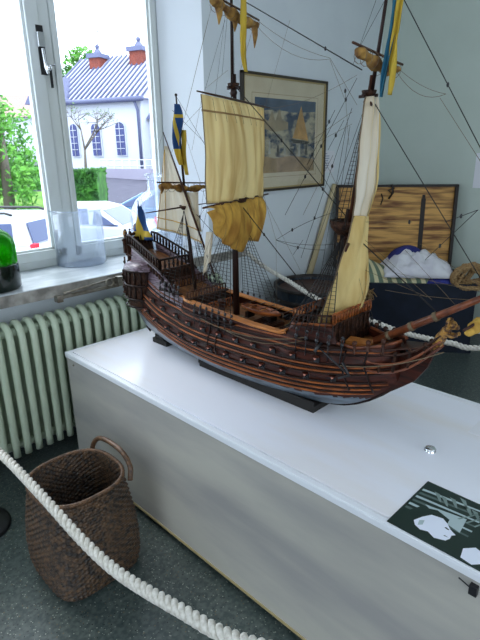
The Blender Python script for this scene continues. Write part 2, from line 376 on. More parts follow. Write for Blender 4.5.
# display plinth ------------------------------------------------------
CT = .65
def plinth():
    r = thing('display_plinth', (1.4, 1.0, 0), 'long limewashed plywood display plinth with a white top, under the model ship', 'plinth')
    x0, x1, y0, y1 = 1.0, 1.805, -.35, 2.185
    MB().box((x0+.05, y0+.03, 0), (x1-.05, y1-.03, .045)).build('base', 'recess', r)
    MB().box((x0+.001, y0, .052), (x1, y1, CT-.026)).build('side_panel', 'ply', r)
    MB().box((x0-.002, y0, .042), (x1+.002, y1, .052)).build('bottom_edge', 'brass', r)
    MB().box((x0-.004, y0-.004, CT-.026), (x1+.004, y1+.004, CT-.006)).box((x0-.004, y0, CT-.006), (x0+.018, y1+.004, CT-.001)).box((x1-.018, y0, CT-.006), (x1+.004, y1+.004, CT-.001)).box((x0+.018, y1-.018, CT-.006), (x1-.018, y1+.004, CT-.001)).build('top_edging', 'trimwhite', r, bevel=.002)
    MB().box((x0+.023, y0, CT-.006), (x1-.023, y1-.023, CT)).build('top_board', 'whitetop', r)
    p = at_x(473, 588, x0)
    MB().box((x0-.012, p.y-.012, p.z-.012), (x0+.002, p.y+.006, p.z+.014)).tube([(x0-.008, p.y-.004, p.z+.002), (x0-.012, p.y+.03, p.z+.018)], .002, 6).build('lock', 'black', r, bevel=.002)
    s = at_x(75, 366, x0)
    MB().ball((x0-.001, 2.12, s.z), .005, 8).build('screw', 'steel', r)
plinth()

# ------------------------------------------------------------------ the model ship
SHIP = V((1.4, 1.42, CT))
ship = thing('model_ship', SHIP, 'dark wooden model of a three masted sailing warship with tan sails, on the white plinth', 'model ship')
def W(x, w, z):
    if x < -.35: x = -.35+(x+.35)*.80
    return V((1.4-w, 1.42-x, CT+z))
def B_(x):
    if x < -.1: return lerp(.152, .105, min(1, ((-.1-x)/.6))**1.6)
    if x < .28: return .152
    return .152*max(0, 1-((x-.28)/.465)**2.6)**.5 if x < .745 else 0.
KZ = [(-.70, .05), (-.6, .03), (-.45, .022), (.44, .022)]
def kz(x):
    if x > .44: return .022+((x-.44)/.27)**2*.13
    return interp(x, KZ)
TZ = [(-.70, .478), (-.40, .398), (-.375, .39), (-.33, .365), (-.25, .318), (-.17, .305), (0, .295), (.2, .287), (.36, .29), (.385, .335), (.47, .350), (.545, .362), (.565, .305), (.62, .300), (.70, .318), (.745, .335)]
def tz(x): return interp(x, TZ)
def zm(x): return .16+(.10*(x/.7)**2 if x < 0 else .12*(x/.745)**2)
def qq(x): return .22+(.45*(min(1, -x/.7))**1.5 if x < 0 else .75*(x/.745)**2.2)
def hw(x, z):
    k = kz(x); m = max(zm(x), k+.01); t = tz(x)
    if z <= m:
        v = max(0, min(1, (z-k)/(m-k))); return max(.004, B_(x)*(v**qq(x)))
    v = min(1, (z-m)/(t-m)); s = v*v*(3-2*v)
    return max(.004, B_(x)*(1-s*(.30 if x < -.2 else .20)))
def sheer(x): return .15*(x/.7)**2 if x < 0 else .055*(x/.7)**2
WL = .072
def hull():
    for side, sg in (('near', 1), ('far', -1)):
        m = MB(); nx, nz = 90, 30
        def fn(u, v):
            x = lerp(-.70, .742, u); k, t = kz(x), tz(x); z = lerp(k, t, v**1.3)
            return W(x, sg*hw(x, z), z)
        def mf(i, j):
            x = lerp(-.70, .742, (i+.5)/nx); z = lerp(kz(x), tz(x), ((j+.5)/nz)**1.3); s = sheer(x)
            if z < WL+s*.6: return 1
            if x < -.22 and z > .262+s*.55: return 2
            return 0
        m.grid(fn, nx, nz, matfn=mf)
        m.build('hull_side', ['hullred', 'bottom', 'lilacsheen'], ship, solid=.006, off=-1 if sg > 0 else 1, recalc=False)
    # keel, sternpost, stem
    k = MB(); pts = [W(x, 0, kz(x)) for x in np.linspace(-.69, .735, 30)]
    k.tube(pts, .007, 6); k.tube([W(-.70, 0, .04), W(-.725, 0, .16), W(-.735, 0, .27)], .010, 6)
    k.prism([W(-.70, -.004, .03), W(-.735, -.004, .05), W(-.765, -.004, .26), W(-.725, -.004, .26)], (-.008, 0, 0))
    k.build('keel', 'waledark', ship)
    # transom / stern face
    t = MB(); xx = -.70
    prof = [(hw(xx, z), z) for z in np.linspace(.09, .475, 18)]
    vs = [W(xx-.05*max(0, (z-.24)/.235), w, z) for w, z in prof]+[W(xx-.05*max(0, (z-.24)/.235), -w, z) for w, z in prof]
    n = len(prof); t.add(vs, [(i, i+1, n+i+1, n+i) for i in range(n-1)])
    t.build('transom', 'carve', ship, solid=.008)
    # gallery tiers across the stern
    for z0, dw, dx in ((.25, .010, .055), (.31, .008, .06), (.37, .004, .062), (.43, .0, .058)):
        g = MB(); w = hw(-.70, z0)+dw; g.box(tuple(W(-.70-dx, w, z0)), tuple(W(-.68, -w, z0+.008)))
        for k in range(9):
            ww = lerp(-w+.006, w-.006, k/8); g.tube([W(-.70-dx+.006, ww, z0), W(-.70-dx+.006, ww, z0+.055)], .004, 6)
            g.ball(W(-.70-dx+.002, ww, z0+.03), .008, 6)
        g.build('stern_gallery', 'carve', ship)
    for w in (-.06, -.035, 0, .035, .06): MB().ball(W(-.775, w, .525), .011, 8, sc=(.8, 1, 1.7)).ball(W(-.775, w, .548), .006, 6).build('stern_figure', 'carve', ship)
    g = MB()    # taffrail crest
    pts = [W(-.765, w, .50+.030*(1-(abs(w)/.085)**1.6)) for w in np.linspace(-.085, .085, 13)]
    g.tube(pts, .008, 6)
    for w in np.linspace(-.075, .075, 9): g.ball(W(-.762, w, .485+.02*(1-(abs(w)/.085))), .012, 8, sc=(1, .7, 1.4))
    g.box(tuple(W(-.770, .082, .44)), tuple(W(-.755, -.082, .50)))
    g.build('taffrail', 'carve', ship)
    for w in (-.06, 0, .06):
        MB().lathe(W(-.78, w, .53 if w == 0 else .51), [(0.0, 0), (.007, .002), (.011, .02), (.009, .034), (.003, .04), (0, .048)], 8).tube([W(-.765, w, .50), W(-.78, w, .53 if w == 0 else .51)], .002, 5).build('stern_lantern', 'carvegold', ship)
hull()
def quarter_gallery(sg):
    g = MB()
    def bx(x0, x1, w1, z0, z1, mi): g.box(tuple(W(x0, sg*(hw(x0, z0)-.02), z0)), tuple(W(x1, sg*w1, z1)), mi)
    # three swelling tiers hanging on the quarter, with domed roof
    n = 10
    for (z0, z1, r0, r1) in ((.17, .215, .012, .040), (.215, .25, .044, .046), (.256, .315, .046, .046), (.322, .385, .046, .042)):
        c = W(-.60, sg*.088, 0)
        vs = []
        for z, r in ((z0, r0), (z1, r1)):
            for j in range(n):
                a = PI*j/(n-1); vs.append(c+V((-sg*math.sin(a)*r*1.3, -math.cos(a)*r*1.75, z)))
        g.add(vs, [(j, j+1, n+j+1, n+j) for j in range(n-1)], 0, False)
    for z, r in ((.215, .050), (.252, .053), (.318, .053), (.384, .050)):
        c = W(-.60, sg*.088, 0)
        pts = [c+V((-sg*math.sin(a)*r*1.3, -math.cos(a)*r*1.75, z)) for a in [PI*j/12 for j in range(13)]]
        g.tube(pts, .0045, 6, 1)
    for j in range(9):
        a = PI*j/8; c = W(-.60, sg*.088, 0)
        for z0, z1 in ((.256, .315), (.322, .384)): g.tube([c+V((-sg*math.sin(a)*.060, -math.cos(a)*.090, z)) for z in (z0, z1)], .0045, 5, 1)
    # window panes as small dark recess frames
    o = g.build('quarter_gallery', ['carve', 'waledark'], ship)
    d = MB(); c = W(-.60, sg*.085, 0)
    def fn(u, v):
        a = PI*u; b = v*PI/2; r = .052*math.cos(b)
        return c+V((-sg*math.sin(a)*r*1.3, -math.cos(a)*r*1.9, .386+.04*math.sin(b)))
    d.grid(fn, 14, 6); d.build('gallery_roof', 'lilacsheen', o)
for sg in (1, -1): quarter_gallery(sg)
def wales():
    for sg in (1, -1):
        for z0, rr, mt in ((.080, .0045, 'wale'), (.0905, .004, 'waledark'), (.101, .0048, 'wale'), (.112, .004, 'waledark'), (.122, .0042, 'wale'), (.133, .005, 'waledark'), (.169, .0045, 'waledark'), (.178, .0042, 'wale'), (.188, .004, 'waledark'), (.198, .0036, 'wale'), (.207, .004, 'waledark'), (.237, .0035, 'waledark'), (.246, .0032, 'wale'), (.256, .0035, 'waledark'), (.270, .0028, 'wale')):
            pts = []
            for x in np.linspace(-.70, .735, 60):
                z = z0+sheer(x)*(.95)
                if z > tz(x)-.01 or z < kz(x)+.012 or hw(x, z) < .007: continue
                pts.append(W(x, sg*(hw(x, z)+.002), z))
            if len(pts) > 3: MB().tube(pts, [rr]*(len(pts)-4)+[rr*.85, rr*.65, rr*.45, rr*.25], 6).build('wale', mt, ship)
        # cap rail following the top edge
        pts = [W(x, sg*(hw(x, tz(x))), tz(x)+.002) for x in np.linspace(-.70, -.36, 20)]
        MB().tube(pts, .005, 6).build('cap_rail', 'waledark', ship)
        pts = [W(x, sg*(hw(x, tz(x))), tz(x)+.002) for x in np.linspace(-.24, .365, 24)]
        MB().tube(pts, .0055, 6).build('cap_rail', 'deckedge' , ship)
        pts = [W(x, sg*(hw(x, tz(x))), tz(x)+.002) for x in np.linspace(.39, .545, 16)]
        MB().tube(pts, .005, 6).build('cap_rail', 'wale', ship)
        pts = [W(x, sg*(hw(x, tz(x))), tz(x)+.002) for x in np.linspace(.565, .742, 16)]
        MB().tube(pts, .0055, 6).build('cap_rail', 'bowsprit', ship)
wales()
def ports():
    # gun ports: dark opening, lifted lid with pale lion mask
    rows = [(.150, [-.46+.093*k for k in range(12)]), (.218, [-.415+.093*k for k in range(11)])]
    for sg in (1, -1):
        for z0, xs in rows:
            for x in xs:
                z = z0+sheer(x)*.95
                if z > tz(x)-.03 or x > .66: continue
                w = hw(x, z); dwdx = (hw(x+.01, z)-hw(x-.01, z))/.02
                ax = (W(x+.01, sg*hw(x+.01, z), z)-W(x-.01, sg*hw(x-.01, z), z)).normalized()
                out = ax.cross(V((0, 0, 1)))*(1 if ax.cross(V((0, 0, 1))).x*(-sg) > 0 else -1)
                c = W(x, sg*(w+.0065), z)
                p = MB().obox(c, (.019, .004, .017), ax).build('gun_port', 'black', ship)
                lid = MB().obox(c+out*.008+V((0, 0, .013)), (.020, .016, .003), ax, up=(0, 0, 1)).build('port_lid', 'hullred', p)
                MB().ball(c+out*.012+V((0, 0, .010)), .0052, 8, sc=(1, 1, .9)).ball(c+out*.014+V((0, 0, .0065)), .003, 6).build('lion_mask', 'lion', p)
                if z0 < .2: MB().tube([c, c+out*.020], [.0035, .0028], 8).build('gun_barrel', 'black', p)
ports()
def decks():
    def strip(name, x0, x1, z0, z1, mt='deck', inset=.008):
        m = MB()
        def fn(u, v):
            x = lerp(x0, x1, u); z = lerp(z0, z1, u); w = hw(x, z)-inset; return W(x, lerp(-w, w, v), z)
        m.grid(fn, 14, 4, smooth=False); m.build(name, mt, ship, solid=.005)
    strip('main_deck', -.20, .40, .262, .255)
    strip('quarter_deck', -.42, -.18, .345, .30)
    strip('poop_deck', -.73, -.40, .445, .395)
    strip('forecastle_deck', .38, .545, .322, .332)
    strip('beak_deck', .548, .72, .272, .29)
    MB().obox(W(.60, .02, .296), (.085, .05, .012), W(1, 0, 0)-W(0, 0.25, 0)).build('fore_hatch', 'deckedge', ship)
    # orange gangway plank along each side of the waist
    for sg in (1, -1):
        m = MB()
        def fn(u, v):
            x = lerp(-.16, .372, u); z = tz(x)+.006; w = hw(x, .28)+.004; return W(x, sg*(w-.030*v), z)
        m.grid(fn, 12, 1, smooth=False); m.build('gangway', 'deckedge', ship, solid=.005)
    MB().box(tuple(W(.345, .105, .296)), tuple(W(.374, -.105, .302))).build('cross_plank', 'deckedge', ship)
    # bulkheads
    for x, z0, z1, nm in ((-.39, .33, .40, 'poop_bulkhead'), (-.175, .25, .31, 'quarter_bulkhead'), (.385, .25, .35, 'forecastle_bulkhead'), (.545, .275, .365, 'beak_bulkhead')):
        w = hw(x, min(z1, tz(x)))-.006
        m = MB().box(tuple(W(x, w, z0)), tuple(W(x+.006, -w, z1)))
        for k in range(9): m.tube([W(x+.009, lerp(-w, w, k/8), z0), W(x+.009, lerp(-w, w, k/8), z1)], .003, 5)
        m.box(tuple(W(x-.003, w, z1)), tuple(W(x+.012, -w, z1+.006)))
        m.build(nm, 'carve', ship)
    # hatch gratings, deck furniture
    for x, l in ((.13, .10), (.26, .08)):
        m = MB().box(tuple(W(x, .035, .258)), tuple(W(x+l, -.035, .27)))
        for k in range(7): m.box(tuple(W(x+l*k/7+.003, .031, .270)), tuple(W(x+l*k/7+.009, -.031, .273)))
        m.build('hatch_grating', 'spar', ship)
    for x in (-.10, -.03, .05, .12, .20, .28):
        for sg in (1, -1):
            m = MB(); w = sg*.092
            m.box(tuple(W(x-.006, w+.010, .258)), tuple(W(x+.006, w-.010, .268))); 
            g = m.tube([W(x, w-sg*.024, .273), W(x, w+sg*.024, .275)], [.0065, .004], 8).build('deck_cannon', 'black', ship)
    # ship's boat on the waist
    b = MB()
    def fn(u, v):
        x = lerp(.03, .24, u); bw = .030*math.sin(PI*min(1, u*1.05))**.5 if 0 < u < .97 else 0.001; a = PI*v
        return W(x, math.cos(a)*bw, .312-math.sin(a)*.026*math.sin(PI*lerp(.12, .88, u)))
    b.grid(fn, 16, 8); bo = b.build('ships_boat', 'wale', ship, solid=.003)
    MB().box(tuple(W(.08, .026, .305)), tuple(W(.088, -.026, .308))).box(tuple(W(.14, .028, .305)), tuple(W(.148, -.028, .308))).build('thwart', 'deckedge', bo)
    [MB().box(tuple(W(x, .02, .266)), tuple(W(x+.015, -.02, .29))).build('boat_chock', 'waledark', ship) for x in (.07, .19)]
    rc = random.Random(11)
    for x, w in ((-.05, .05), (-.06, -.05), (.02, -.06), (.25, .075), (.30, .03), (.31, -.05), (.06, .085), (.17, -.085), (.22, .06), (-.12, .08), (-.13, -.06)):
        MB().lathe(W(x, w, .262), [(0, 0), (.008, 0), (.0105, .009), (.008, .019), (0, .019)], 10).build('deck_barrel', 'waledark', ship)
    for x, w in ((.08, .055), (.27, -.08), (-.02, .085), (.33, .09)):
        MB().tube([W(x, w, .268)+V((math.cos(a*.7)*.012, math.sin(a*.7)*.012, a*.0006)) for a in range(26)], .0022, 5).build('rope_coil', 'linetan', ship)
    for k in range(5): MB().tube([W(.02+.05*k, -.10, .30), W(.05+.05*k, .02*rc.random(), .315)], .0022, 5).build('spare_spar', 'spar', ship)
    # capstan, belfry
    MB().lathe(W(-.09, 0, .262), [(.014, 0), (.010, .01), (.011, .03), (.017, .034), (.017, .042), (0, .045)], 12).build('capstan', 'spar', ship)
    m = MB()
    for dx, dw in ((0, .014), (0, -.014), (.02, .014), (.02, -.014)): m.tube([W(.42+dx, dw, .34), W(.42+dx, dw, .385)], .0025, 5)
    m.lathe(W(.43, 0, .385), [(.026, 0), (.02, .008), (.006, .02), (0, .028)], 8); m.build('belfry', 'carve', ship)
decks()
def railing(pts, h, n, mt='waledark', r=.0022, name='balustrade'):
    m = MB(); pts = [V(p) for p in pts]; P = resample(pts, sum((b-a).length for a, b in zip(pts, pts[1:]))/n)
    for p in P: m.tube([p, p+V((0, 0, h*.45)), p+V((0, 0, h))], [r, r*1.7, r], 6)
    m.tube([p+V((0, 0, h)) for p in P], r*1.5, 6); m.tube([p+V((0, 0, .002)) for p in P], r*1.2, 6)
    return m.build(name, mt, ship)
def rails():
    for sg in (1, -1):
        railing([W(x, sg*(hw(x, tz(x))-.002), tz(x)+.004) for x in np.linspace(-.74, -.40, 8)], .046, 13, r=.0034)
        railing([W(x, sg*(hw(x, tz(x))-.004), tz(x)+.004) for x in np.linspace(.40, .54, 6)], .028, 8, 'spar')
    railing([W(-.40, w, .398) for w in (-.085, .085)], .048, 7, r=.0036)
    railing([W(-.745, w, .47) for w in (-.07, .07)], .04, 8, r=.0034)
    railing([W(-.29, w, .335) for w in (-.10, .10)], .04, 12, 'spar')
    railing([W(-.10, w, .262) for w in (-.07, .07)], .035, 9, 'wale')
    railing([W(-.18, w, .305) for w in (-.11, .11)], .035, 14, 'spar')
    railing([W(.39, w, .355) for w in (-.11, .11)], .032, 14, 'wale')
    railing([W(.552, w, .366) for w in (-.112, .112)], .036, 14, 'wale', r=.003)
    railing([W(.53, w, .358) for w in (-.09, .09)], .03, 10, 'wale')
    # slanting stair at the poop, and row of little carved figures along quarterdeck side
    for sg in (1, -1):
        for k in range(9):
            x = lerp(-.50, -.28, k/8); z = min(tz(x)-.02, .30+sheer(x)+.05)
            MB().ball(W(x, sg*(hw(x, z)+.004), z), .008, 8, sc=(.7, 1, 1.6)).ball(W(x, sg*(hw(x, z)+.006), z+.012), .0045, 6).build('carved_figure', 'carve', ship)
    # channels with deadeyes
    for sg in (1, -1):
        for xa, xb, z0 in ((-.11, .12, .275), (.42, .60, .30), (-.36, -.22, .325)):
            m = MB()
            pts = [W(x, sg*(hw(x, z0)+.010), z0) for x in np.linspace(xa, xb, 6)]
            for a, b in zip(pts, pts[1:]): m.obox((a+b)/2, ((b-a).length*1.05, .020, .005), b-a)
            c = m.build('channel', 'waledark', ship)
            k = 7 if xb-xa > .2 else 5
            for i in range(k):
                x = lerp(xa+.008, xb-.008, i/(k-1)); p = W(x, sg*(hw(x, z0)+.018), z0+.010)
                d = MB().ball(p, .0078, 8, sc=(.6, 1, 1)).ball(p+V((sg*.004, 0, .022)), .007, 8, sc=(.6, 1, 1)).tube([p, W(x, sg*(hw(x, z0-.05)+.006), z0-.05)], .0022, 4).tube([p+V((0, -.004, 0)), p+V((sg*.004, -.004, .022))], .0012, 4).tube([p+V((0, .004, 0)), p+V((sg*.004, .004, .022))], .0012, 4)
                d.build('deadeye', 'black', c)
    # fenders / skids down the side
    for x in (-.01, .035, .60, .665):
        for sg in (1, -1):
            pts = [W(x, sg*(hw(x, z)+.005), z) for z in np.linspace(.14, tz(x)-.01, 10)]
            MB().tube(pts, .0035, 5).build('side_fender', 'waledark', ship)
    for sg in (1, -1):     # heads and knees near the bow
        for x in (.585, .625, .665, .705):
            z = tz(x); w = hw(x, z)
            MB().tube([W(x, sg*(w+.004), z-.06), W(x, sg*(w+.006), z+.012)], .005, 6).ball(W(x, sg*(w+.006), z+.018), .009, 8).build('timberhead', 'spar', ship)
rails()
def beak():
    m = MB()
    lower = [(.69, .13), (.735, .165), (.79, .210), (.825, .265), (.845, .325)]
    upper = [(.86, .36), (.83, .35), (.79, .31), (.74, .28), (.70, .27)]
    pts = [W(x, -.006, z) for x, z in lower+upper]
    m.prism(pts, (-.012, 0, 0)); m.build('cutwater', 'hullred', ship)
    for sg in (1, -1):
        for (za, zb, mt) in ((.24, .345, 'bowsprit'), (.27, .365, 'bowsprit'), (.30, .38, 'spar')):
            pts = [W(lerp(.66, .86, t), sg*lerp(hw(.66, za)+.002, .010, t**.8), za+(zb-za)*t**1.8-.02*math.sin(PI*t)) for t in np.linspace(0, 1, 12)]
            MB().tube(pts, .0042, 6).build('head_rail', mt, ship)
        for t in (.2, .4, .6, .8):
            a = W(lerp(.66, .86, t), sg*lerp(hw(.66, .27), .010, t**.8), .24+.105*t**1.8-.02*math.sin(PI*t)); b = W(lerp(.66, .86, t), sg*lerp(hw(.66, .3), .010, t**.8), .30+.08*t**1.8-.02*math.sin(PI*t))
            MB().tube([a, b], .005, 6).ball(b+V((0, 0, .004)), .008, 6).build('head_timber', 'carve', ship)
    # grating floor of the head
    MB().add([W(.67, .07, .30), W(.67, -.07, .30), W(.85, -.01, .345), W(.85, .01, .345)], [(0, 1, 2, 3)]).build('head_grating', 'spar', ship, solid=.004)
    # lion figurehead: rearing body, head with mane, forepaws
    sk = MB()
    sk.tube(spline([W(.835, 0, .325), W(.850, 0, .36), W(.862, 0, .385), W(.873, 0, .405)], 4), [.012]*3+[.016]*4+[.014]*4+[.012, .011], 8)
    lo = sk.build('figurehead', 'carvegold', ship)
    h = MB().ball(W(.884, 0, .416), .014, 10).ball(W(.898, 0, .412), .008, 8)
    for k in range(9):
        a = 2*PI*k/9; h.ball(W(.875, math.cos(a)*.014, .416+math.sin(a)*.015), .0075, 6)
    h.build('lion_head', 'carvegold', lo)
    for sg in (1, -1): MB().tube([W(.866, sg*.010, .387), W(.89, sg*.012, .385), W(.903, sg*.011, .392)], [.006, .005, .006], 6).build('foreleg', 'carvegold', lo)
    # bowsprit
    a, b = at_x(375, 341, 1.4), at_x(520, 283, 1.4)
    MB().tube([a, a.lerp(b, .5), b], [.013, .011, .008], 12).build('bowsprit', 'bowsprit', ship)
    for t in (.12, .30, .48):
        p = a.lerp(b, t); MB().tube([p-(b-a).normalized()*.006, p+(b-a).normalized()*.006], .015, 10).build('rope_band', 'linetan', ship)
    # furled spritsail slung under the bowsprit
    c = at_x(484, 322, 1.4)
    s = MB(); pts = [c+V((t*.12, 0, 0))+V((0, 0, -.004*math.cos(t*8))) for t in np.linspace(-1, 1, 15)]
    s.tube(pts, [.006+.012*(1-abs(t)**3)*(1+.3*math.sin(t*19)) for t in np.linspace(-1, 1, 15)], 9)
    sp = s.build('furled_spritsail', 'sailgold', ship)
    MB().tube([c+V((-.14, 0, .012)), c+V((.14, 0, .012))], .004, 6).build('yard', 'spar', sp)
    MB().tube([c+V((0, 0, .01)), at_x(484, 298, 1.4)], .0015, 4).build('sling', 'line', sp)
beak()

# masts ---------------------------------------------------------------
def mx(px, py): p = at_x(px, py, 1.4); return p
MAIN = [W(0, 0, .26), W(.0, 0, .72), W(.0, 0, .76), W(.003, 0, 1.12), W(.004, 0, 1.16), W(.006, 0, 1.58)]
MB().tube([MAIN[0], W(0, 0, .78)], [.014, .011], 12).build('main_mast', 'mast', ship)
MB().tube([W(.012, 0, .69), W(.010, 0, 1.16)], [.009, .007], 10).build('main_topmast', 'mast', ship)
MB().tube([W(.0, 0, 1.10), W(.004, 0, 1.62)], [.0065, .004], 10).build('main_topgallant_mast', 'mast', ship)
FB = W(.465, 0, .33); FT = mx(372, 78); FX = mx(384, -14)
def fm(z):   # point on the fore mast line at local height z
    t = (CT+z-FB.z)/(FT.z-FB.z); return FB.lerp(FT, t)
MB().tube([FB, fm(.72)], [.013, .010], 12).build('fore_mast', 'mast', ship)
MB().tube([fm(.63)+V((0, -.012, 0)), fm(1.10)], [.0085, .0065], 10).build('fore_topmast', 'spar', ship)
MB().tube([fm(1.03)+V((0, -.008, 0)), fm(1.42)], [.006, .004], 10).build('fore_topgallant_mast', 'mast', ship)
MZ0, MZ1 = W(-.255, 0, .30), mx(183, 190); MZ2 = mx(176, 96)
def zm_(z): t = (CT+z-MZ0.z)/(MZ1.z-MZ0.z); return MZ0.lerp(MZ1, t)
MB().tube([MZ0, zm_(.74)], [.009, .007], 10).build('mizzen_mast', 'mast', ship)
MB().tube([zm_(.68)+V((0, -.006, 0)), MZ2], [.006, .003], 8).ball(MZ2+V((0, 0, .004)), .006, 8).build('mizzen_topmast', 'mast', ship)
def top(p, r, h, name):
    MB().lathe(p, [(.0, 0), (r*.6, 0), (r, h*.5), (r*1.08, h), (r*.98, h), (r*.9, h*.55), (0, h*.5)], 18).build(name, 'carve', ship)
top(W(0, 0, .70), .045, .030, 'main_top'); top(fm(.64), .048, .045, 'fore_top'); top(zm_(.665), .024, .018, 'mizzen_top')
top(W(.005, 0, 1.115), .020, .016, 'main_crosstree'); top(fm(1.045), .020, .016, 'fore_crosstree')
for p, nm in ((W(.005, 0, 1.10), 'main'), (fm(1.03), 'fore'), (W(.005, 0, .68), 'main'), (fm(.63), 'fore')):
    MB().ball(p, .014, 8, sc=(1, 1, 1.2)).box(tuple(p+V((-.03, -.004, .012))), tuple(p+V((.03, .004, .02)))).box(tuple(p+V((-.004, -.03, .012))), tuple(p+V((.004, .03, .02)))).build('mast_cap', 'mast', ship)
# yards: braced round, near end forward
def ydir(deg): return V((math.cos(math.radians(deg)), math.sin(math.radians(deg)), 0))
def yard(c, half, deg, r=.0045, tilt=0., name='yard', mt='spar'):
    d = ydir(deg)+V((0, 0, tilt)); d.normalize()
    a, b = c-d*half, c+d*half
    MB().tube([a, a.lerp(b, .25), c, a.lerp(b, .75), b], [r*.5, r*.85, r, r*.85, r*.5], 8).build(name, mt, ship)
    return a, b
def yard_px(pa, pb, c, deg, r=.0045, name='yard'):
    n = V((-math.sin(math.radians(deg)), math.cos(math.radians(deg)), 0))
    a = at_plane(pa[0], pa[1], c, n); b = at_plane(pb[0], pb[1], c, n)
    m = (a+b)/2
    MB().tube([a, a.lerp(b, .25), m, a.lerp(b, .75), b], [r*.5, r*.85, r, r*.85, r*.5], 8).build(name, 'spar', ship)
    return a, b
DEG = 21
ty = yard_px((197, 91), (270, 108), W(.022, 0, 1.08), DEG, .0045, 'main_topsail_yard')
ly = yard_px((203, 208), (268, 194), W(.028, 0, .70), DEG, .0065, 'main_yard')
def sail(name, A, B, Cc, D, belly, bdir, mt, nu=20, nv=24, wr=.004, scal=.0, seams=()):
    """A,B top (near, far) ; D,Cc bottom (near, far)"""
    A, B, Cc, D = V(A), V(B), V(Cc), V(D); bd = V(bdir).normalized()
    def fn(u, v):
        p = (A.lerp(B, u)).lerp(D.lerp(Cc, u), v)
        k = math.sin(PI*u)**.7*math.sin(PI*min(1, v*.95+.03))**.8 if 0 < u < 1 else 0
        q = p+bd*(belly*k+wr*math.sin(u*31+math.sin(v*5)*2)*(.3+v))
        q.z += scal*math.sin(PI*u)*v
        return q
    o = MB().grid(fn, nu*2, nv).build(name, mt, ship, solid=.0012)
    for sv in seams:
        b = MB().grid(lambda u, v: fn(u, sv+v*.018)+bd*.0025, nu*2, 1).grid(lambda u, v: fn(u, sv+v*.018)-bd*.0035, nu*2, 1).build('reef_band', 'seam', o)
    # bolt ropes
    m = MB(); m.tube([fn(0, v) for v in np.linspace(0, 1, 20)], .0018, 5); m.tube([fn(1, v) for v in np.linspace(0, 1, 20)], .0018, 5); m.tube([fn(u, 1) for u in np.linspace(0, 1, 20)], .0018, 5)
    m.build('bolt_rope', 'linetan', o)
    r = MB()
    for k in range(1, 8):
        u = k/8; r.tube([fn(u, v)-bd*.003 for v in (0.02, .1, .22)], .0006, 3); r.tube([fn(u, v)+bd*.003 for v in (0.02, .1, .22)], .0006, 3)
    r.build('reef_points', 'linetan', o)
    return o, fn
fwd = V((.36, -.93, 0))
n21 = V((-math.sin(math.radians(DEG)), math.cos(math.radians(DEG)), 0))
pc = W(.03, 0, 1.0)
def m21(px, py, c=pc): return at_plane(px, py, c, n21)
sail('main_topsail', m21(201, 94), m21(264, 108), m21(264, 197), m21(208, 204), .035, fwd, 'sail', seams=(.13,))
def brailed():    # main course clewed up in puckered folds
    cc = W(.035, 0, .66)
    a, b = m21(207, 207, cc), m21(261, 196, cc)
    low = [(0, .02), (.12, .115), (.25, .165), (.42, .205), (.58, .235), (.68, .19), (.78, .20), (.92, .215), (1, .18)]
    def fn(u, v):
        p = a.lerp(b, u); L = interp(u, low)
        puck = abs(math.sin(u*PI*3.2+.5))**.6
        off = .030*math.sin(PI*min(1, v*1.02))**.7*(.35+.65*puck)+.006*math.sin(u*44+v*6)
        q = p+fwd*off; q.z -= L*.86*v; q += ydir(DEG)*(.03*math.sin(PI*v)*(.3-u)); return q
    o = MB().grid(fn, 60, 18).build('main_course', 'sailgold', ship, solid=.0015)
    m = MB()
    for u in (.2, .45, .66, .86): m.tube([fn(u, v)-V((.004, 0, 0)) for v in np.linspace(0, 1, 10)], .0008, 4)
    m.build('brail', 'linetan', o)
brailed()
# fore topsail and fore course, seen nearly edge on
D2 = 30; dF = ydir(D2); fF = V((math.sin(math.radians(D2)), -math.cos(math.radians(D2)), 0))
def fsail(name, ztop, zbot, halft, halfb, belly, mt, drop=(0, 0, 0), shift=.0, seams=()):
    ct = fm(ztop)+fF*.018; cb = fm(zbot)+fF*.02+V(drop)
    return sail(name, ct-dF*halft+dF*shift, ct+dF*halft+dF*shift, cb+dF*halfb, cb-dF*halfb, belly, fF, mt, seams=seams, wr=.003)
yard(fm(1.02)+fF*.012, .125, D2, .0042, name='fore_topsail_yard')
yard(fm(.62)+fF*.016, .19, D2, .006, name='fore_yard')
def rowsail(name, rows, mt, bulge, X0, X1, band=None):
    L = [(at_x(p[0], p[1], X0), at_x(q[0], q[1], X1)) for p, q in rows]
    def fn(u, v):
        t = v*(len(L)-1); i = min(int(t), len(L)-2); f = t-i
        g = lambda k, s_: L[max(0, min(len(L)-1, k))][s_]
        def cr(s_):
            a, b, c, d = g(i-1, s_), g(i, s_), g(i+1, s_), g(i+2, s_)
            return .5*((2*b)+(c-a)*f+(2*a-5*b+4*c-d)*f*f+(3*b-a-3*c+d)*f**3)
        return cr(0).lerp(cr(1), u)+V((0, -bulge, 0))*math.sin(PI*u)+V((0, .004, 0))*math.sin(u*17+v*3)+V((0, .0012, .001))*math.sin(v*23+u*5)
    o = MB().grid(fn, 28, 30).build(name, mt, ship, solid=.0015)
    m = MB(); m.tube([fn(0, v) for v in np.linspace(0, 1, 24)], .0022, 5); m.tube([fn(1, v) for v in np.linspace(0, 1, 24)], .0018, 5); m.tube([fn(u, 1) for u in np.linspace(0, 1, 16)], .0016, 5); m.build('bolt_rope', 'linetan', o)
    r = MB()
    for k in (.25, .5, .75): r.tube([fn(k, v)-V((.003, .003, 0)) for v in np.linspace(0.02, .98, 20)], .0004, 3)
    r.build('seam_line', 'sailyel', o)
    MB().grid(lambda u, v: fn(.80+.2*u, v)-V((.002, .004, 0)), 6, 30).build('edge_cloth', 'sailyel', o, solid=.001)
    if band: MB().tube([fn(u, band)+V((-.002, -.004, 0)) for u in np.linspace(0, 1, 16)], .003, 5).build('reef_band', 'seam', o)
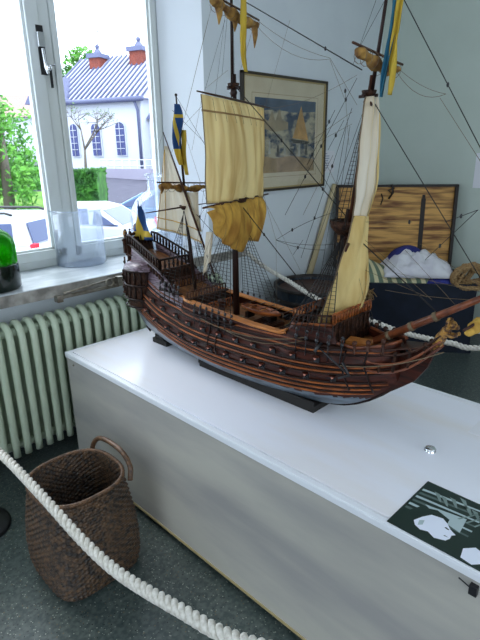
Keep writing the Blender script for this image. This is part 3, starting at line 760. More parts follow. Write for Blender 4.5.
rowsail('fore_topsail', [((366, 97), (374, 96)), ((363.5, 112), (378, 112)), ((361, 140), (378, 142)), ((359, 165), (377, 168)), ((357, 188), (375, 190)), ((355, 207), (368, 208)), ((352, 226), (362, 226))], 'sailwhite', .02, 1.36, 1.45)
rowsail('fore_course', [((354, 216), (361, 215)), ((348, 240), (364, 238)), ((340, 266), (367, 262)), ((329, 297), (367, 288)), ((322, 312), (361, 306)), ((314, 326), (346, 329))], 'sailyel', .035, 1.34, 1.47, .86)
# furled sails: bundles lashed along their yards
def furled(name, pa, pb, c, deg, r, lumps, yard_name, ends=()):
    n = V((-math.sin(math.radians(deg)), math.cos(math.radians(deg)), 0))
    a = at_plane(pa[0], pa[1], c, n); b = at_plane(pb[0], pb[1], c, n); N = 28
    pts = [a.lerp(b, t)+V((0, 0, -r*.4+r*.35*math.sin(t*lumps*2.1+1))) for t in np.linspace(0, 1, N)]
    rs = [r*(.35+.65*math.sin(PI*min(.98, max(.02, t)))**.35)*(.8+.22*math.sin(t*lumps*6.3)) for t in np.linspace(0, 1, N)]
    m = MB().tube(pts, rs, 12)
    for i, vv in enumerate(m.v):
        k = noise.noise(V(vv)*70)*r*.35; m.v[i] = (vv[0]+k, vv[1]+k, vv[2]+k*.8)
    for t, L in ends:
        p = a.lerp(b, t); m.tube([p+V((0, 0, -.3*r)), p+V((.004, 0, -L*.5)), p+V((0, 0, -L))], [r*.7, r*.5, r*.08], 8)
    o = m.build(name, 'furl', ship)
    dd = (b-a).normalized()
    MB().tube([a-dd*.02+V((0, 0, r*.8)), b+dd*.02+V((0, 0, r*.8))], .0035, 6).build(yard_name, 'spar', o)
    for t in np.linspace(.08, .92, 7):
        g = MB(); p = a.lerp(b, t); g.tube([p+V((0, 0, -r*.3))+(n*math.cos(q)+V((0, 0, 1))*math.sin(q))*r*1.12 for q in [2*PI*k/10 for k in range(10)]], .0009, 4, closed=True); g.build('gasket', 'linetan', o)
furled('furled_main_topgallant', (212, 0), (257, 24), W(.02, 0, 1.36), DEG, .020, 3, 'main_topgallant_yard', ends=((.93, .085), (.12, .06), (.45, .06)))
furled('furled_fore_topgallant', (357, 51), (398, 69), fm(1.14)+fF*.012, -8, .020, 3, 'fore_topgallant_yard', ends=())
furled('furled_mizzen_topsail', (160, 186), (206, 186), zm_(.77), DEG, .017, 3, 'mizzen_topsail_yard', ends=((.02, .03),))
cj = yard_px((146, 213), (208, 203), zm_(.66)+V((0, -.01, 0)), DEG, .0035, 'crossjack_yard')
# lateen yard and mizzen sail
la, lb = at_x(163, 132, 1.37), at_x(214, 274, 1.37)
MB().tube([la, la.lerp(lb, .5), lb], [.002, .005, .0035], 8).build('lateen_yard', 'spar', ship)
def lateen():
    a, b, c = at_x(165, 140, 1.378), at_x(203, 245, 1.378), at_x(156, 229, 1.378)
    def fn(u, v):
        top_ = a.lerp(b, u); bot = a.lerp(c, .12+.88*u) if u > 0 else a
        bot = c.lerp(b, u**1.3) if False else a.lerp(c, u)
        p = top_.lerp(bot, v); return p+V((.028*math.sin(PI*v)*u+.003*math.sin(v*20), 0, 0))
    o = MB().grid(lambda u, v: fn(.06+.94*u, v), 18, 18).build('mizzen_lateen_sail', 'sailwhite', ship, solid=.0012)
    m = MB().tube([fn(.86, v)+V((-.002, 0, 0)) for v in np.linspace(0, 1, 12)], .0022, 5).tube([fn(.98, v) for v in np.linspace(0, 1, 12)], .002, 5).tube([fn(u, .98) for u in np.linspace(0.06, 1, 12)], .002, 5).tube([fn(u, .82)+V((-.002, 0, 0)) for u in np.linspace(0.1, 1, 12)], .0016, 5)
    m.build('bolt_rope', 'sailgold', o)
    # brailed inner half hanging down by the mast
    MB().grid(lambda u, v: at_x(184+14*u+4*v, 192+40*v, 1.40)+V((.01*math.sin(u*9), .012*math.sin(u*7+v*2), 0)), 10, 10).build('mizzen_bonnet', 'sailwhite', ship, solid=.001)
    MB().grid(lambda u, v: at_x(206+8*u-3*v, 232+42*v*(1-.3*u), 1.36)+V((.01*math.sin(u*6), 0, 0)), 6, 10).build('mizzen_foot_cloth', 'sailwhite', ship, solid=.001)
lateen()
# flags ---------------------------------------------------------------
def strip_flag(name, L, widths, X, mats, fold=.01, split=.5):
    """hanging ribbon: L px centre line, widths px"""
    def mk(s0, s1, k):
        def fn(u, v):
            t = v*(len(L)-1); i = min(int(t), len(L)-2); f = t-i
            x = lerp(L[i][0], L[i+1][0], f); y = lerp(L[i][1], L[i+1][1], f); w = lerp(widths[i], widths[i+1], f)
            return at_x(x+lerp(s0, s1, u)*w, y, X)+V((fold*math.sin(u*7+k*2+v*6), 0, 0))
        return fn
    return mk
mk = strip_flag('p', [(396, -14), (392, 30), (387, 62), (381, 97)], [6.5, 6.5, 5.5, 1], 1.38, None)
pn = MB().grid(mk(-.5, .5, 0), 6, 20).build('fore_pennant', 'flagblue', ship, solid=.001)
mk = strip_flag('p', [(401.5, -14), (397, 30), (392.5, 62), (389.5, 95)], [6, 6, 7, 2], 1.383, None)
MB().grid(mk(-.5, .5, 1), 6, 20).build('yellow_stripe', 'flagyel', pn, solid=.001)
mk = strip_flag('p', [(242, -14), (243, 25), (244, 50), (246, 72)], [3, 5, 4, 2], 1.38, None)
MB().grid(mk(-.5, .5, 0), 5, 16).build('main_pennant', 'flagyel', ship, solid=.001)
mk = strip_flag('p', [(176, 104), (177, 120), (178, 140), (181, 165)], [4, 11, 8, 3], 1.385, None, .012)
fl = MB().grid(mk(-.5, .5, 0), 12, 14, matfn=lambda i, j: 1 if (4 <= i <= 5 or j in (3,)) or j > 10 else 0).build('mizzen_flag', ['flagnavy', 'flagyel'], ship, solid=.001)
mk = strip_flag('p', [(183, 130), (184, 150), (187, 175)], [5, 5, 3], 1.40, None, .004)
MB().grid(mk(-.5, .5, 0), 4, 10, matfn=lambda i, j: 1).build('mizzen_streamer', ['flagblue', 'flagyel'], ship, solid=.001)
fs0, fs1 = at_x(138, 202, 1.4), at_x(141, 240, 1.4)
MB().tube([fs0, fs1-V((0, 0, .03))], .0022, 6).ball(fs0+V((0, 0, .003)), .004, 6).build('ensign_staff', 'mast', ship)
mk = strip_flag('p', [(138.5, 206), (140, 216), (142, 228), (144, 240)], [2, 7, 13, 15], 1.395, None, .010)
MB().grid(mk(-.5, .6, 0), 14, 12, matfn=lambda i, j: 1 if (2 <= i <= 5) or j in (9, 10) else 0).build('stern_ensign', ['flagnavy', 'flagyel'], ship, solid=.001)

# rigging -------------------------------------------------------------
def sag(a, b, s=.0, n=8):
    a, b = V(a), V(b)
    return [a.lerp(b, t)-V((0, 0, s*4*t*(1-t))) for t in [k/n for k in range(n+1)]] if s else [a, b]
def line(name, a, b, r=.0009, s=0., mt='line', blocks=()):
    m = MB().tube(sag(a, b, s), r, 4)
    o = m.build(name, mt, ship)
    for t in blocks:
        p = V(a).lerp(V(b), t)-V((0, 0, s*4*t*(1-t))); MB().ball(p, .0055, 8, sc=(.7, .7, 1.2)).build('block', 'black', o)
    return o
MT = W(.0, 0, .735); MTT = W(.004, 0, 1.13); MTX = W(.006, 0, 1.5); FTT = fm(1.06); FTL = fm(.67)
BS = lambda px: at_x(px, 341-(px-375)*(58/145), 1.4)
line('main_stay', MT, W(.44, 0, .36), .0022, blocks=(.35,))
line('main_topmast_stay', MTT, fm(.69), .0017, blocks=(.45, .8))
line('main_topgallant_stay', mx(232, -6), mx(362, 70), .0017, blocks=(.75,))
line('fore_stay', fm(.66), BS(440), .0020)
line('fore_topmast_stay', fm(1.05), at_x(482, 281, 1.4), .0014)
line('fore_topgallant_stay', mx(398, -12), mx(500, 186), .0014, blocks=(.50,))
line('fore_topgallant_stay', mx(440, 98), mx(486, 170), .0007, mt='linetan')
line('mizzen_stay', zm_(.70), W(0, 0, .50), .0012)
line('mizzen_topmast_stay', MZ2, W(0, 0, .74), .0008)
# bowlines & braces in the air
line('bowline', mx(396, 71), mx(446, 94), .0007, .03, 'linetan'); line('bowline', mx(396, 66), mx(446, 94), .0006, .012, 'linetan')
line('brace', ty[1], mx(357, 75), .0006, .02, 'linetan'); line('brace', mx(257, 20), mx(330, 58), .0006, .015, 'linetan'); line('brace', mx(257, 26), mx(330, 59), .0006, .035, 'linetan')
for a, b, r, s, bl in (((330, 60), (345, 100), .0006, 0, ()), ((357, 78), (285, 215), .0009, 0, (.45, .68)), ((352, 108), (301, 258), .0009, 0, (.35, .7)), ((330, 58), (357, 105), .0006, 0, ()),
        ((312, 140), (352, 112), .0006, 0, ()), ((312, 145), (352, 124), .0006, 0, ()), ((345, 88), (349, 145), .0006, 0, (.05, .2)),
        ((276, 240), (335, 212), .0008, -.01, (.3,)), ((276, 240), (325, 250), .0007, .01, ()), ((276, 240), (345, 243), .0007, .012, (.9,)), ((264, 196), (276, 240), .0006, 0, ()), ((276, 240), (277, 325), .0006, 0, ()),
        ((293, 255), (303, 240), .0008, 0, (.5,)), ((264, 200), (300, 270), .0006, 0, ()), ((313, 160), (337, 200), .0009, 0, ()), ((346, 128), (318, 290), .0008, 0, ()), ((350, 126), (326, 290), .0008, 0, ()),
        ((344, 120), (328, 150), .0008, 0, (.5,)), ((307, 165), (335, 110), .0009, 0, (.2, .8)),
        ((203, 91), (192, 150), .0006, 0, ()), ((208, 20), (182, 128), .0006, 0, ()), ((225, 20), (205, 90), .0008, 0, ()), ((228, 70), (206, 88), .0006, 0, ()), ((212, 5), (184, 120), .0006, 0, ()),
        ((172, 110), (207, 145), .0007, 0, ()), ((183, 128), (206, 200), .0006, 0, ()), ((184, 125), (203, 105), .0006, 0, ()), ((206, 206), (186, 240), .0006, 0, (.3,)), ((146, 212), (132, 236), .0006, 0, ()),
        ((163, 133), (132, 236), .0005, 0, ()), ((178, 135), (160, 185), .0005, 0, ()), ((264, 110), (290, 20), .0005, 0, ()), ((240, 72), (256, 18), .0006, 0, ()), ((228, 8), (222, 75), .0007, 0, ()),
        ((385, 0), (357, 52), .0007, 0, ()), ((376, 0), (353, 65), .0007, 0, ()), ((372, 78), (398, 66), .0006, 0, ()),
        ((427, 297), (365, 270), .0006, 0, ()), ((432, 300), (365, 240), .0006, 0, ()), ((475, 300), (385, 290), .0006, .005, ()), ((480, 292), (392, 272), .0005, 0, ()), ((412, 222), (362, 222), .0006, 0, (.05,)),
        ((478, 210), (445, 222), .0009, 0, (.5,)), ((478, 210), (425, 260), .0009, 0, (.7,)), ((478, 284), (420, 244), .0006, 0, ()), ((460, 310), (405, 250), .0006, 0, ()), ((350, 238), (364, 300), .0006, 0, ()),
        ((333, 155), (303, 215), .0006, 0, ()), ((322, 155), (340, 192), .0006, 0, ())):
    line('running_line', mx(*a), mx(*b), r, s, 'line' if r > .00065 else 'linetan', bl)
# festoon of line along the side
line('side_rope', W(-.05, .152, .265), W(.46, .14, .31), .0016, .035, 'linetan')
line('side_rope', W(.1, .155, .25), W(.46, .14, .30), .0012, .03, 'linetan')
line('anchor_cable', W(.60, .14, .25), W(.88, .03, .34), .0016, .02, 'linetan'); 
def shrouds(name, T, feet, rat=.014, tmax=.93, r=.0015):
    T = V(T); feet = [V(f) for f in feet]; m = MB()
    tops = [T+V((0, (k-len(feet)/2)*.002, 0)) for k in range(len(feet))]
    for f, t in zip(feet, tops): m.tube([f, t], r, 4)
    o = m.build(name, 'line', ship)
    g = MB(); L = (tops[0]-feet[0]).length; n = int(L/rat)
    for k in range(1, int(n*tmax)):
        t = k/n; P = [f.lerp(tp, t) for f, tp in zip(feet, tops)]; g.tube(P, .0008, 3)
    g.build('ratlines', 'line', o)
for sg in (1, -1):
    shrouds('main_shrouds', W(0, sg*.018, .70), [W(x, sg*(hw(x, .275)+.018), .30) for x in np.linspace(-.10, .11, 7)])
    shrouds('fore_shrouds', fm(.645)+V((-sg*.018, 0, 0)), [W(x, sg*(hw(x, .30)+.018), .33) for x in np.linspace(.39, .56, 8)], r=.0018)
    shrouds('mizzen_shrouds', zm_(.66)+V((-sg*.01, 0, 0)), [W(x, sg*(hw(x, .325)+.016), .35) for x in np.linspace(-.35, -.22, 4)])
    shrouds('main_topmast_shrouds', W(.004, sg*.008, 1.10), [W(x, sg*.045, .73) for x in (-.02, 0, .02)], r=.0008)
    shrouds('fore_topmast_shrouds', fm(1.03)+V((-sg*.008, 0, 0)), [fm(.675)+V((-sg*.045, d, 0)) for d in (.022, .0, -.022)], r=.0013, rat=.013)
    line('backstay', W(.004, 0, 1.12), W(-.14, sg*.15, .30), .0008); line('backstay', fm(1.05), W(.38, sg*.15, .30), .0008); line('backstay', W(.006, 0, 1.5), W(-.12, sg*.15, .30), .0006)
    for k in range(4): line('tackle', W(-.03+.02*k, sg*.02, .72), W(-.17+.03*k, sg*.13, .30), .0006, mt='linetan')
    for x in (-.30, -.26, -.20, -.15): line('tackle', zm_(.62), W(x+.06, sg*.10, .31), .0006)
MB().tube([W(.30, .06, .34), W(.30, .06, .31)], .0012, 4).build('belaying_line', 'linetan', ship)
# anchor lashed at the bow
an = MB(); p0 = W(.60, .145, .26); an.tube([W(.53, .158, .30), W(.64, .148, .235)], .003, 6); an.tube([W(.62, .150, .27), W(.645, .148, .232), W(.61, .156, .215)], .004, 6); an.tube([W(.53, .140, .31), W(.53, .176, .29)], .005, 6)
an.build('anchor', 'black', ship)

# cradle under the keel (separate, the ship rests on it)
cr = thing('ship_cradle', W(0.03, 0, 0), 'long low dark wooden block under the middle of the ship hull', 'cradle')
MB().box(tuple(W(-.165, .075, 0)), tuple(W(.46, -.075, .024))).build('block', 'recess', cr, bevel=.002)
MB().box(tuple(W(-.165, .079, .018)), tuple(W(.46, .072, .045))).build('near_cheek', 'recess', cr)
MB().box(tuple(W(-.165, -.072, .018)), tuple(W(.46, -.079, .045))).build('far_cheek', 'recess', cr)
c2 = thing('stern_block', W(-.57, 0, 0), 'small dark wooden block under the stern end of the keel', 'block')
MB().box(tuple(W(-.62, .035, 0)), tuple(W(-.48, -.035, .024))).build('block', 'recess', c2, bevel=.002)
MB().box(tuple(W(-.60, .030, .02)), tuple(W(-.52, .012, .045))).build('wedge', 'recess', c2)

# ------------------------------------------------------------------ on the plinth
def print_photo():
    r = thing('photo_print', (1.13, .38, CT), 'black and white photo print of a man in profile, flat on the plinth top', 'photograph')
    o_ = at_z(428, 481, CT+.0015); a_ = at_z(391, 523, CT+.0015); b_ = at_z(480, 504.4, CT+.0015)
    ex = (b_-o_).normalized()*.34; ey = (a_-o_).normalized(); ey = (ey-ex.normalized()*ey.dot(ex.normalized())).normalized()*.228
    o_ = o_.copy()
    def q(u, v, h=0): return o_+ex*u+ey*v+V((0, 0, h))
    g = {k: mat('print ink '+k, c, .35) for k, c in dict(dark=(.012, .028, .022), mid=(.09, .13, .12), light=(.42, .52, .53), white=(.80, .84, .95), grey=(.2, .27, .25)).items()}
    MB().add([q(0, 0), q(1, 0), q(1, 1), q(0, 1), q(0, 0, -.0014), q(1, 0, -.0014), q(1, 1, -.0014), q(0, 1, -.0014)], [(0,1,2,3),(7,6,5,4),(0,4,5,1),(1,5,6,2),(2,6,7,3),(3,7,4,0)]).build('print', g['dark'], r)
    # areas of the image, in the print's own coordinates (u right, v towards the near edge)
    def area(nm, k, pts, h): MB().prism([q(u, v, h) for u, v in pts], (0, 0, .00012)).build(nm, g[k], r)
    for k in range(6): area('image_stripe', 'light' if k % 2 == 0 else 'mid', [(.02, .18+.085*k), (.50, .10+.10*k), (.50, .125+.10*k), (.02, .22+.085*k)], .0001)
    area('image_stripe', 'light', [(.12, .44), (.42, .36), (.44, .62), (.26, .56)], .0002)
    area('image_hair', 'dark', [(.06, .66), (.10, .52), (.22, .44), (.33, .50), (.34, .62), (.2, .6), (.14, .74)], .0003)
    area('image_face', 'white', [(.14, .78), (.17, .66), (.21, .56), (.29, .53), (.34, .58), (.375, .64), (.43, .69), (.41, .725), (.415, .78), (.40, .84), (.33, .885), (.27, .84), (.22, .87), (.17, .84)], .00045)
    area('image_ear', 'light', [(.17, .74), (.20, .70), (.21, .78), (.185, .82)], .0006)
    area('image_eye', 'dark', [(.345, .64), (.375, .655), (.37, .67), (.34, .66)], .0006)
    area('image_mouth', 'dark', [(.37, .77), (.405, .775), (.37, .785)], .0006)
    area('image_hand', 'white', [(.52, .82), (.58, .72), (.66, .76), (.68, .88), (.62, .98), (.54, .96)], .0004)
    area('image_second_face', 'light', [(.66, .50), (.72, .46), (.76, .54), (.73, .64), (.67, .60)], .0004)
    area('image_garment', 'white', [(.74, .70), (.84, .60), (1., .56), (1., 1.), (.76, 1.), (.79, .86)], .0004)
    rnd = random.Random(3)
    m = MB()
    for k in range(26):
        u, v = rnd.uniform(.78, .97), rnd.uniform(.66, .97); s = .014; m.prism([q(u, v, .0006), q(u+s, v+s, .0006), q(u+s*.2, v+2*s, .0006)], (0, 0, .0001))
    m.build('image_pattern', g['dark'], r)
    m = MB()
    for k in range(14):
        u, v = .1+.06*k, rnd.uniform(.02, .16); m.prism([q(u, v, .0004), q(u+.05, v+.01, .0004), q(u+.1, v+.14, .0004), q(u+.085, v+.14, .0004)], (0, 0, .0001))
    for k in range(10): m.prism([q(.45+.05*k, .2, .0004), q(.46+.05*k, .2, .0004), q(.38+.06*k, .42, .0004), q(.365+.06*k, .42, .0004)], (0, 0, .0001))
    m.build('image_rigging', g['grey'], r)
print_photo()
p = at_z(430, 451, CT)
st = thing('metal_knob', p, 'small round chrome knob on the bare plinth top to the right of the bow', 'knob')
MB().lathe(p, [(.017, 0), (.018, .002), (.013, .004), (.013, .006), (.018, .008), (.015, .012), (0, .014)], 20).build('knob', 'chrome', st)
a = at_z(468, 432, CT); b = at_z(484, 410, CT)
o = MB().box((a.x, .38, CT), (b.x, a.y, CT+.0012)).build('paper_sheet', 'paper'); tag(o, 'blank white paper sheet at the far right edge of the plinth top', 'paper')

# ------------------------------------------------------------------ rope barriers
def twisted(name, path, r, pitch, mt, label, cat, parent=None):
    P = resample(path, r*.55)
    out = []
    m = MB(); prev = None; fr = []
    L = 0
    for i, p in enumerate(P):
        t = (P[min(i+1, len(P)-1)]-P[max(i-1, 0)]).normalized()
        if prev is None: u = t.cross(V((0, 0, 1))).normalized()
        else: u = (prev-t*prev.dot(t)).normalized()
        prev = u; w = t.cross(u)
        if i: L += (P[i]-P[i-1]).length
        fr.append((p, u, w, L))
    for k in range(3):
        pts = [p+(u*math.cos(2*PI*(l/pitch+k/3))+w*math.sin(2*PI*(l/pitch+k/3)))*r*.54 for p, u, w, l in fr]
        m.tube(pts, r*.50, 8)
    o = m.build(name, mt, parent)
    if label: tag(o, label, cat, 'twisted barrier ropes' if name == 'barrier_rope' else None)
    return o
near = spline([V((.47, 2.10, .80)), at_x(-30, 432, .5)+V((0, 0, 0)), at_x(0, 453, .5), at_x(40, 494, .5), at_x(82, 540, .5), at_x(120, 574, .5), at_x(180, 610, .5), at_x(240, 641, .5), V((.5, .20, .86)), V((.5, .0, .98))], 8)
twisted('barrier_rope', near, .0160, .078, 'rope', 'thick twisted white barrier rope sagging in front of the wicker basket', 'rope')
far = spline([V((2.62, 2.56, .86)), at_x(262, 265, 2.61), at_x(290, 282, 2.58), at_x(322, 301, 2.58), at_x(385, 326, 2.6), at_x(405, 333, 2.6), at_x(430, 339, 2.6), at_x(453, 343.5, 2.6), at_x(482, 348, 2.6), V((2.62, .3, .76)), V((2.65, .015, .90))], 8)
twisted('barrier_rope', far, .0160, .078, 'rope', 'twisted white barrier rope stretched behind the ship from the wall past the sea chest', 'rope')
hk = thing('wall_hook', V((2.64, 2.6, .86)), 'small steel hook in the wall holding the far barrier rope', 'hook')
MB().tube([(2.64, 2.6, .87), (2.64, 2.56, .87), (2.64, 2.545, .885)], .005, 8).lathe((2.64, 2.597, .87), [(.0, -.015), (.015, -.01), (.015, .01), (0, .015)], 12).build('hook', 'steel', hk)
def stanchion(x, y, label, h):
    r = thing('rope_stanchion', (x, y, 0), label, 'stanchion', 'rope barrier stanchions')
    MB().lathe((x, y, 0), [(0, 0), (.135, 0), (.14, .008), (.13, .02), (.06, .032), (.03, .045), (.0, .045)], 36).build('base', 'black', r)
    MB().tube([(x, y, .04), (x, y, h)], .017, 14).build('pole', 'black', r)
    MB().lathe((x, y, h), [(.017, 0), (.026, .006), (.026, .02), (.015, .035), (0, .04)], 16).build('cap', 'black', r)
stanchion(.455, 2.10, 'black rope stanchion whose round foot shows at the left edge below the radiator', .86)
stanchion(.5, -.02, 'black rope stanchion at the near end of the near barrier rope', 1.0)
stanchion(2.65, -.02, 'black rope stanchion at the near end of the far barrier rope', .9)

# ------------------------------------------------------------------ basket
def basket():
    r = thing('wicker_basket', (.695, 1.575, 0), 'tall brown woven wicker basket with one arched handle, on the floor by the plinth', 'basket')
    prof = [(0, .150), (.02, .168), (.07, .178), (.15, .182), (.24, .178), (.33, .168), (.39, .160), (.405, .160)]
    def se(a, R, p=3.2):
        c, s = math.cos(a), math.sin(a); k = (abs(c)**p+abs(s)**p)**(-1/p); return R*k*c, R*k*s
    NS, NR = 160, 114
    def mk(sign):
        def fn(u, v):
            i = round(u*NS); j = round(v*NR); z = .405*v; R = interp(z, [(a, b) for a, b in prof])
            over = 1 if ((i//2+j//3) % 2 == 0) else -1
            bulge = math.sin(PI*((j % 3)+.5)/3)
            R += .0036*over*bulge-(.007 if sign < 0 else 0)
            x, y = se(2*PI*u, R, 2.6+1.6*(1-v)); return V((.695+x, 1.575+y, .004+z))
        return fn
    MB().grid(mk(1), NS, NR, smooth=False, closeu=True).build('woven_wall', 'basket', r)
    MB().grid(mk(-1), NS, NR, smooth=False, closeu=True).build('inner_wall', 'basket', r)
    MB().lathe((.695, 1.575, .006), [(0, 0), (.145, 0), (.145, .006), (0, .006)], 24).build('bottom', 'basket', r)
    rim = [V((.695+se(a, .160, 2.6)[0], 1.575+se(a, .160, 2.6)[1], .408)) for a in [2*PI*k/90 for k in range(91)]]
    twisted('rim', rim, .0085, .022, 'basketrim', None, None, r)
    x = .695+.152; hd = spline([(x-.01, 1.715, .385), (x+.004, 1.705, .43), (x+.01, 1.66, .462), (x+.012, 1.58, .472), (x+.012, 1.50, .462), (x+.006, 1.45, .43), (x-.008, 1.435, .385)], 8)
    MB().tube(hd, .010, 10).build('handle', 'basketrim', r)
basket()

# ------------------------------------------------------------------ things on the window sill
def glass_shell(name, c, prof, th, mt, parent, n=48):
    inner = [(max(0, r-th), z+(th if i == 0 else 0)) for i, (r, z) in enumerate(prof)]
    MB().lathe(c, [(0, 0)]+prof+inner[::-1]+[(0, th)], n).build(name, mt, parent)
jc = at_z(82, 263, SZ)
j = thing('glass_jar', jc, 'large empty clear glass cylinder jar on the marble window sill', 'jar')
H = .315; jc = V((jc.x, jc.y, SZ))
glass_shell('jar_body', jc, [(.137, 0), (.143, .006), (.143, H-.03), (.139, H-.018), (.148, H)], .004, 'jar', j)
MB().tube([jc+V((.148*math.cos(a), .148*math.sin(a), H)) for a in [2*PI*k/48 for k in range(48)]], .004, 6, closed=True).build('rim', 'jar', j)
MB().lathe(jc, [(0, .001), (.136, .001), (.136, .012), (0, .012)], 40).build('thick_base', 'jar', j)
dc = V((1.895, 2.62, SZ))
d = thing('glass_carboy', dc, 'clear round-shouldered glass carboy with a lipped neck, behind the ship stern on the sill', 'bottle')
glass_shell('carboy_body', dc, [(.135, 0), (.153, .01), (.160, .06), (.160, .22), (.152, .29), (.120, .345), (.07, .385), (.044, .40), (.042, .46), (.044, .475)], .004, 'jar', d)
MB().lathe(dc, [(.044, .475), (.058, .480), (.058, .495), (.044, .50), (.038, .50), (.038, .475)], 32).build('lip', 'jar', d)
gc = V((.845, 2.535, SZ))
g = thing('green_demijohn', gc, 'green glass demijohn with a dark lower half, at the left end of the sill', 'bottle')
MB().lathe(gc, [(0, 0.001), (.118, .001), (.126, .012), (.126, .118), (.1235, .124), (0, .124)], 40).build('dark_sleeve', 'darkliquid', g)
glass_shell('bottle_body', gc, [(.121, .1245), (.123, .13), (.123, .205), (.118, .235), (.100, .264), (.066, .288), (.03, .305), (.023, .32), (.022, .36), (.026, .365), (.026, .378)], .004, 'green', g)

# ------------------------------------------------------------------ picture, labels, pole
def picture():
    x0, x1, z0, z1 = 2.63, 3.595, 1.262, 2.058; y = WY
    r = thing('framed_picture', ((x0+x1)/2, y, z0), 'framed harbour print with boats behind glass, hung on the back wall beside the window', 'picture')
    t = .018; f = MB()
    f.box((x0, y-.03, z0), (x1, y-.002, z0+t)); f.box((x0, y-.03, z1-t), (x1, y-.002, z1)); f.box((x0, y-.03, z0), (x0+t, y-.002, z1)); f.box((x1-t, y-.03, z0), (x1, y-.002, z1)); f.box((x0+.001, y-.008, z0+.001), (x1-.001, y-.003, z1-.001))
    f.build('frame', 'pframe', r, bevel=.002)
    s = MB(); t2 = .028
    s.box((x0+t, y-.024, z0+t), (x1-t, y-.012, z0+t2)); s.box((x0+t, y-.024, z1-t2), (x1-t, y-.012, z1-t)); s.box((x0+t, y-.024, z0+t), (x0+t2, y-.012, z1-t)); s.box((x1-t2, y-.024, z0+t), (x1-t, y-.012, z1-t)); s.build('gilt_slip', 'pgold', r)
    MB().box((x0+t, y-.013, z0+t), (x1-t, y-.009, z1-t)).build('mount', 'mount', r)
    a0, a1, b0, b1 = x0+.135, x1-.135, z0+.13, z1-.155
    l = MB()
    e = .03
    for p, q in (((a0-e, b0-e), (a1+e, b0-e+.003)), ((a0-e, b1+e-.003), (a1+e, b1+e)), ((a0-e, b0-e), (a0-e+.003, b1+e)), ((a1+e-.003, b0-e), (a1+e, b1+e))): l.box((p[0], y-.0137, p[1]), (q[0], y-.013, q[1]))
    l.build('ruled_line', mat('ruled brown line', (.35, .22, .12), .8), r)
    pm = mat('print washes', (.015, .035, .08), .8, (.46, .40, .27), 9, (1, 1, 1.6), detail=10, ramp=(.42, .58))
    MB().box((a0, y-.0142, b0), (a1, y-.013, b1)).build('print_sheet', pm, r)
    def sh(nm, col, pts, d=.0003):
        MB().prism([(lerp(a0, a1, u), y-.0142-d, lerp(b0, b1, v)) for u, v in pts], (0, -.0003, 0)).build(nm, mat(nm+' ink', col, .8, tuple(c*.6 for c in col), 12), r)
    sh('painted_sky', (.06, .10, .17), [(0, .82), (.3, .86), (.6, .83), (1, .86), (1, 1), (0, 1)])
    sh('painted_town', (.40, .31, .18), [(.04, .62), (.12, .74), (.2, .70), (.26, .84), (.31, .70), (.38, .88), (.42, .72), (.52, .70), (.52, .6), (.3, .56)])
    sh('painted_quay', (.45, .30, .15), [(0, .0), (1, .0), (.98, .17), (.6, .23), (.3, .20), (0, .26)])
    sh('painted_sail', (.66, .36, .10), [(.60, .48), (.88, .44), (.74, .93)], .0006)
    sh('painted_hull', (.05, .04, .03), [(.56, .47), (.9, .43), (.86, .39), (.62, .41)], .0006)
    for k, (u, v, w, h) in enumerate(((.08, .24, .05, .16), (.20, .26, .04, .2), (.33, .22, .05, .18), (.45, .25, .04, .22), (.56, .24, .05, .17), (.70, .22, .04, .2), (.82, .24, .05, .16))):
        sh('painted_figure', (.50, .48, .40) if k % 2 else (.08, .07, .06), [(u, v), (u+w, v), (u+w*.8, v+h*.8), (u+w*.5, v+h), (u+w*.2, v+h*.8)], .0006)
    for k in range(9):
        u = .06+.1*k; v = .4+.05*math.sin(k*2.1); sh('painted_boat', (.42, .38, .30), [(u, v), (u+.07, v+.01), (u+.055, v-.025), (u+.01, v-.02)], .0006)
    MB().box((x0+t, y-.0205, z0+t), (x1-t, y-.0195, z1-t)).build('glass', 'picglass', r)
picture()
def sheet(name, a, b, label, lines, axis='y'):
    r = thing(name, ((a[0]+b[0])/2, a[1], a[2]), label, 'label')
    MB().box(a, b).build('card', 'paper', r)
    return r
a, b = at_y(323, 151, WY), at_y(333, 172, WY)
r = sheet('wall_caption', (a.x, WY-.003, b.z), (b.x+.01, WY, a.z), 'small white caption card on the wall just right of the framed picture', 0)
ink = mat('grey caption ink', (.30, .33, .45), .9)
m = MB()
for k in range(7):
    z = lerp(a.z, b.z, .14+.11*k); m.box((a.x+.012, WY-.0036, z), (a.x+.012+(.045 if k == 0 else .075 if k % 3 else .06), WY-.003, z+.006))
m.build('printed_lines', ink, r)
a, b = at_x(477, 153, XR), at_x(477, 188, XR)
sheet('wall_notice', (XR-.004, a.y-.32, b.z), (XR, a.y, a.z), 'plain white sheet on the right wall, cut off by the right edge of the picture', 0)
# leaning pale pole behind the tub
pa, pb = at_y(334.5, 187, WY-.032), at_y(309, 276, WY-.045)
dd = (pb-pa).normalized(); pbot = pa+dd*((pa.z-.0)/-dd.z); 
# drop the foot to the floor along the same line
foot = pa+(pb-pa)*((pa.z-.012)/(pa.z-pb.z))
op = thing('wooden_pole', foot, 'pale wooden pole leaning on the back wall behind the dark tub', 'pole')
MB().tube([foot, pa, pa+(pa-pb).normalized()*.02], [.026, .026, .026], 14).build('shaft', 'oar', op)

